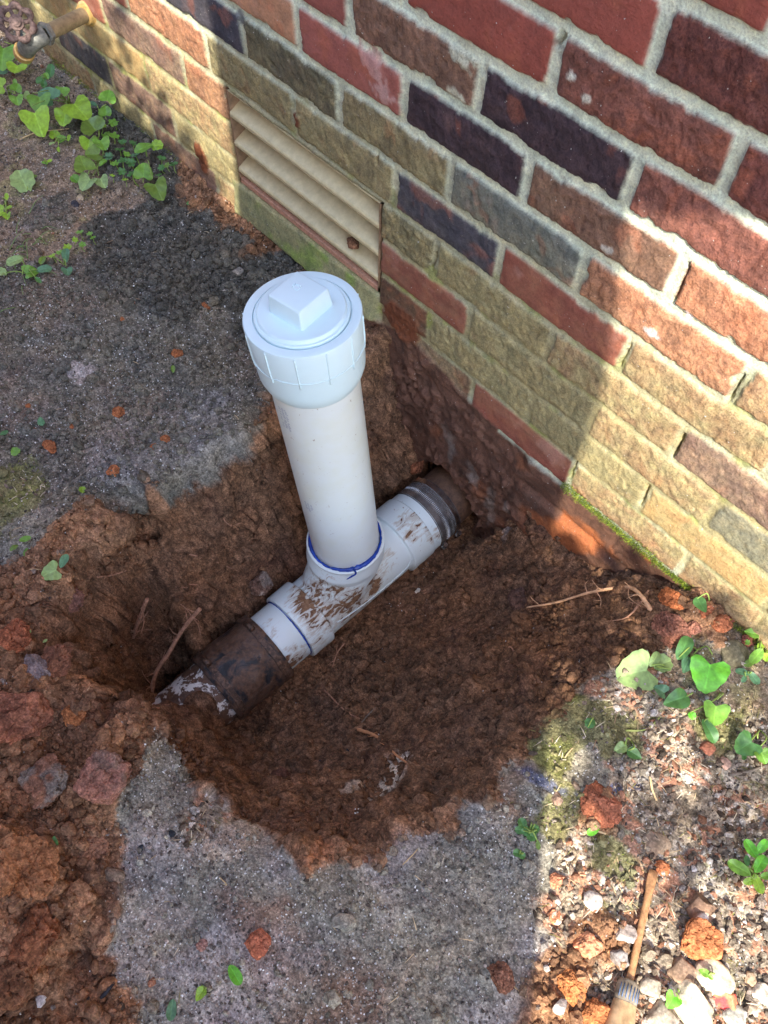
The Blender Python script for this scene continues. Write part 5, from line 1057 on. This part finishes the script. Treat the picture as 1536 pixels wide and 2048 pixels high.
# right side weeds
GR = 'weeds on the right bank'
plant('violet_plant', (1395, 1300), [(1368, 1295, 62, 65, 'oval', 'd', .02), (1372, 1331, 40, 250, 'tri', 'b', .01), (1419, 1337, 78, 262, 'heart', 'e', .02)], 'weed with one big bright heart shaped leaf near the wall', group=GR, seed=21)
plant('fallen_leaf', (1335, 1340), [(1285, 1342, 84, 190, 'heart', 'p', .008), (1310, 1318, 40, 60, 'oval', 'p', .02), (1325, 1328, 44, 20, 'round', 'p', .015)], 'big wilted pale green leaf lying on the sunlit edge of the hole', 'leaf', group=GR, seed=22)
plant('violet_plant', (1384, 1384), [(1326, 1384, 30, 150, 'heart', 'b', .012), (1352, 1400, 62, 200, 'tri', 'd', .012)], 'pointed blue green leaf on a stalk in the middle of the right bank', group=GR, seed=23)
plant('violet_plant', (1442, 1385), [(1431, 1418, 52, 265, 'heart', 'g', .015), (1384, 1431, 18, 300, 'round', 'e', .01)], 'round toothed heart shaped leaf below the big bright one', group=GR, seed=24)
plant('violet_plant', (1418, 1440), [(1419, 1462, 56, 300, 'oval', 'd', .012)], 'narrow dark drooping leaf beside the terracotta chip', group=GR, seed=25)
plant('violet_plant', (1520, 1460), [(1499, 1487, 52, 210, 'heart', 'd', .02), (1523, 1508, 32, 300, 'heart', 'g', .02), (1488, 1512, 20, 260, 'oval', 'd', .01)], 'dark leaved weed at the right edge below the twig', group=GR, seed=26)
plant('violet_plant', (1520, 1280), [(1506, 1262, 34, 170, 'tri', 'g', .015), (1513, 1312, 44, 230, 'oval', 'g', .02), (1520, 1296, 26, 80, 'oval', 'y', .02), (1533, 1315, 20, 70, 'round', 'y', .02), (1500, 1325, 30, 210, 'oval', 'o', .01)], 'spindly weed against the wall foot at the right edge', group=GR, seed=27)
plant('violet_plant', (1495, 1350), [(1485, 1344, 30, 160, 'oval', 'b', .01), (1508, 1356, 34, 310, 'oval', 'b', .01), (1488, 1358, 20, 240, 'oval', 'b', .01)], 'grey green small weed right of the big bright leaf', group=GR, seed=28)
plant('fallen_leaf', (1420, 1206), [(1402, 1210, 40, 300, 'tri', 'd', .012)], 'pointed green leaf on the orange lumps by the wall foot', 'leaf', group=GR, seed=29)
plant('fallen_leaf', (1262, 1480), [(1240, 1497, 34, 210, 'tri', 'p', .006), (1269, 1508, 36, 330, 'tri', 'd', .008)], 'torn leaf with a dark and a pale half beside the moss', 'leaf', group=GR, seed=30)
plant('fallen_leaf', (1185, 1440), [(1180, 1446, 24, 60, 'round', 'd', .006)], 'small dark leaf scrap left of the moss', 'leaf', group=GR, seed=31)
plant('plantain', (1500, 1748), [(1502, 1698, 44, 120, 'oval', 'e', .02), (1524, 1693, 38, 60, 'oval', 'e', .02), (1478, 1736, 52, 150, 'oval', 'g', .02), (1520, 1728, 46, 60, 'oval', 'e', .03), (1516, 1768, 42, 290, 'oval', 'y', .02), (1500, 1762, 30, 200, 'oval', 'y', .02), (1494, 1722, 24, 90, 'oval', 'd', .02), (1532, 1752, 30, 10, 'oval', 'g', .02)], 'sunlit rosette of oval leaves at the right edge', group=GR, seed=32)
plant('creeping_weed', (1060, 1660), [(1044, 1646, 22, 120, 'round', 'd', .008), (1052, 1662, 22, 200, 'round', 'd', .008), (1063, 1672, 24, 330, 'round', 'd', .008), (1070, 1658, 20, 30, 'round', 'd', .008), (1038, 1660, 18, 180, 'round', 'd', .006), (1076, 1690, 20, 280, 'oval', 'o', .006)], 'flat dark green creeping weed on the edge of the shade', group=GR, seed=33)
plant('creeping_weed', (1038, 1708), [(1034, 1706, 18, 180, 'round', 'd', .006), (1044, 1711, 16, 330, 'round', 'd', .006)], 'smaller green scrap below the creeping weed', group=GR, seed=34)
plant('fallen_leaf', (1200, 1650), [(1186, 1662, 32, 210, 'oval', 'e', .008)], 'bright torn leaf under a bleached straw', 'leaf', group=GR, seed=35)
plant('seedling', (1350, 1990), [(1346, 1996, 34, 240, 'heart', 'e', .02), (1358, 1972, 18, 50, 'oval', 'd', .01)], 'bright round leaf on the pale bottom stone', group=GR, seed=36)
plant('seedling', (1412, 1948), [(1408, 1945, 24, 150, 'tri', 'g', .02), (1419, 1952, 20, 320, 'oval', 'g', .02)], 'small weed growing over the flat yellowish stone', group=GR, seed=37)
GL = 'leaf scraps on the left bank'
for i, (c_, L_, lb) in enumerate([((120, 1135), [(128, 1122, 34, 60, 'oval', 'b', .02), (108, 1142, 42, 200, 'heart', 'p', .012), (96, 1152, 26, 170, 'tri', 'p', .008)], 'wilted pair of leaves on the upper left rim of the hole'), ((45, 1090), [(50, 1078, 26, 20, 'oval', 'g', .01), (28, 1095, 22, 220, 'oval', 'o', .01), (52, 1104, 20, 250, 'oval', 'g', .008)], 'trailing small leaves at the left edge by the moss'),
   ((62, 1268), [(54, 1262, 20, 130, 'tri', 'p', .008)], 'pale curled leaf on the clods at left'), ((86, 1286), [(90, 1282, 12, 40, 'oval', 'p', .006)], 'tiny pale green scrap beside the curled leaf'), ((106, 1690), [(108, 1684, 26, 90, 'tri', 'd', .008)], 'crumpled green leaf scrap on the big orange clod'),
   ((470, 1965), [(470, 1950, 48, 300, 'oval', 'e', .006)], 'fresh pointed leaf lying on the grey soil at the bottom'), ((402, 1970), [(401, 1988, 32, 240, 'tri', 'y', .006)], 'torn yellow green leaf with a long stalk at the bottom'), ((343, 2015), [(343, 2020, 42, 260, 'oval', 'b', .005)], 'faded leaf near the bottom edge'),
   ((345, 738), [(346, 738, 18, 90, 'oval', 'o', .005)], 'single small leaf below an orange crumb'), ((30, 903), [(31, 904, 22, 200, 'round', 'g', .006)], 'round green leaf at the left edge of the grey soil'), ((6, 868), [(8, 866, 20, 20, 'oval', 'd', .006)], 'green scrap cut by the left edge'), ((82, 842), [(82, 842, 22, 100, 'tri', 'b', .006)], 'torn grey green leaf over an orange crumb'),
   ((165, 980), [(165, 980, 16, 90, 'round', 'y', .004)], 'tiny yellow leaf near the upper rim of the hole'), ((60, 548), [(56, 546, 32, 20, 'heart', 'g', .01), (76, 560, 20, 320, 'oval', 'd', .01), (30, 522, 40, 200, 'oval', 'p', .012), (4, 545, 22, 180, 'round', 'p', .01), (88, 538, 34, 10, 'oval', 'b', .01)], 'straggling weed on the left edge of the grey soil'), ((130, 530), [(132, 510, 34, 80, 'oval', 'b', .02), (134, 540, 22, 280, 'heart', 'b', .01), (85, 520, 26, 240, 'oval', 'o', .012)], 'upright weed beside the straggling one'), ((515, 430), [(517, 428, 14, 70, 'oval', 'g', .008)], 'lone green seedling on the rusty soil under the vent'), ((382, 408), [(380, 407, 16, 180, 'oval', 'd', .006)], 'small green scrap on the black crumbly soil')]):
    plant('seedling' if 'weed' in lb or 'seedling' in lb else 'fallen_leaf', c_, L_, lb, 'weed' if 'weed' in lb or 'seedling' in lb else 'leaf', group=GL, seed=60 + i, stem='lone' in lb or 'weed' in lb or 'stalk' in lb)
# grass blades at the left edge
rng = np.random.default_rng(61); P = np.array([gp(rng.normal() * 30 + 50, rng.normal() * 35 + 520) for _ in range(26)]); b = MB()
for k, p in enumerate(P):
    a = rng.uniform(0, 6.28); L = rng.uniform(.02, .045); d = Vector((math.cos(a), math.sin(a), .35)); b.tube([p, Vector(p) + d * L * .5 + Vector((0, 0, .006)), Vector(p) + d * L], .0009, .0003, 4, sub=3)
o = b.build('grass', plain_mat('grass', lin(120, 150, 84), .6)); tag(o, 'thin grass blades at the left edge of the grey soil', 'grass', kind='stuff')

# ------------------------------------------------------------------ the screwdriver
def build_driver():
    A = gp(1303, 1742); B_ = gp(1252, 1962); A[2] += .006; B_[2] += .012; O = Vector(B_); ax = (Vector(A) - O).normalized(); L = (Vector(A) - O).length
    root_ = empty('screwdriver', O, 'old rusty screwdriver with a red handle lying in the sunlit gravel', 'screwdriver')
    mr = plain_mat('rusty_steel', lin(176, 132, 92), .7, .2, var=.35, scale=150, bd=.001)
    u = ax.cross(Vector((0, 0, 1))).normalized(); v = u.cross(ax)
    b = MB(); K = 24; V = []
    for i in range(K):
        t = i / (K - 1); wdt = .0042 if t < .78 else .0042 + .0016 * math.sin((t - .78) / .22 * 2.6); th = .0034 * (1 if t < .75 else 1 - (t - .75) * 2.4)
        for k in range(12): a = 2 * math.pi * k / 12; V.append(ax * (L * t) + u * math.cos(a) * wdt + v * math.sin(a) * max(th, .001))
    b.add(V, [(i * 12 + k, i * 12 + (k + 1) % 12, (i + 1) * 12 + (k + 1) % 12, (i + 1) * 12 + k) for i in range(K - 1) for k in range(12)] + [tuple(range(11, -1, -1)), tuple((K - 1) * 12 + k for k in range(12))])
    b.build('blade', mr, root_)
    fl = lambda t, h, r: r * (1 + .05 * math.cos(10 * t))
    hd = lathe('handle', (0, 0, 0), -ax, [(.052, .012), (.054, .0165), (.062, .0185), (.115, .0185), (.125, .014), (.126, .0)], plain_mat('red_handle', lin(205, 70, 52), .35, var=.35, scale=60), root_, 60, shape=fl)
    lathe('neck', (0, 0, 0), -ax, [(.022, .0125), (.030, .0135), (.053, .0165), (.053, .010)], plain_mat('cloudy_amber', lin(176, 146, 110), .35, var=.4, scale=70), hd, 40)
    fr = lathe('ferrule', (0, 0, 0), -ax, [(-.002, .004), (0, .0095), (.004, .0122), (.020, .0126), (.023, .0118)], plain_mat('dusty_collar', lin(140, 130, 114), .6, var=.5, scale=100), hd, 40)
    b = MB()
    for k in range(7):
        a = -.9 + k * .3; d = u * math.sin(a) + v * math.cos(a); b.tube([-ax * .005 + d * .0126, -ax * .019 + d * .0128], .0006, .0006, 5, sub=1)
    b.build('stripe', plain_mat('blue_stripe', lin(84, 106, 140), .5), fr)
build_driver()
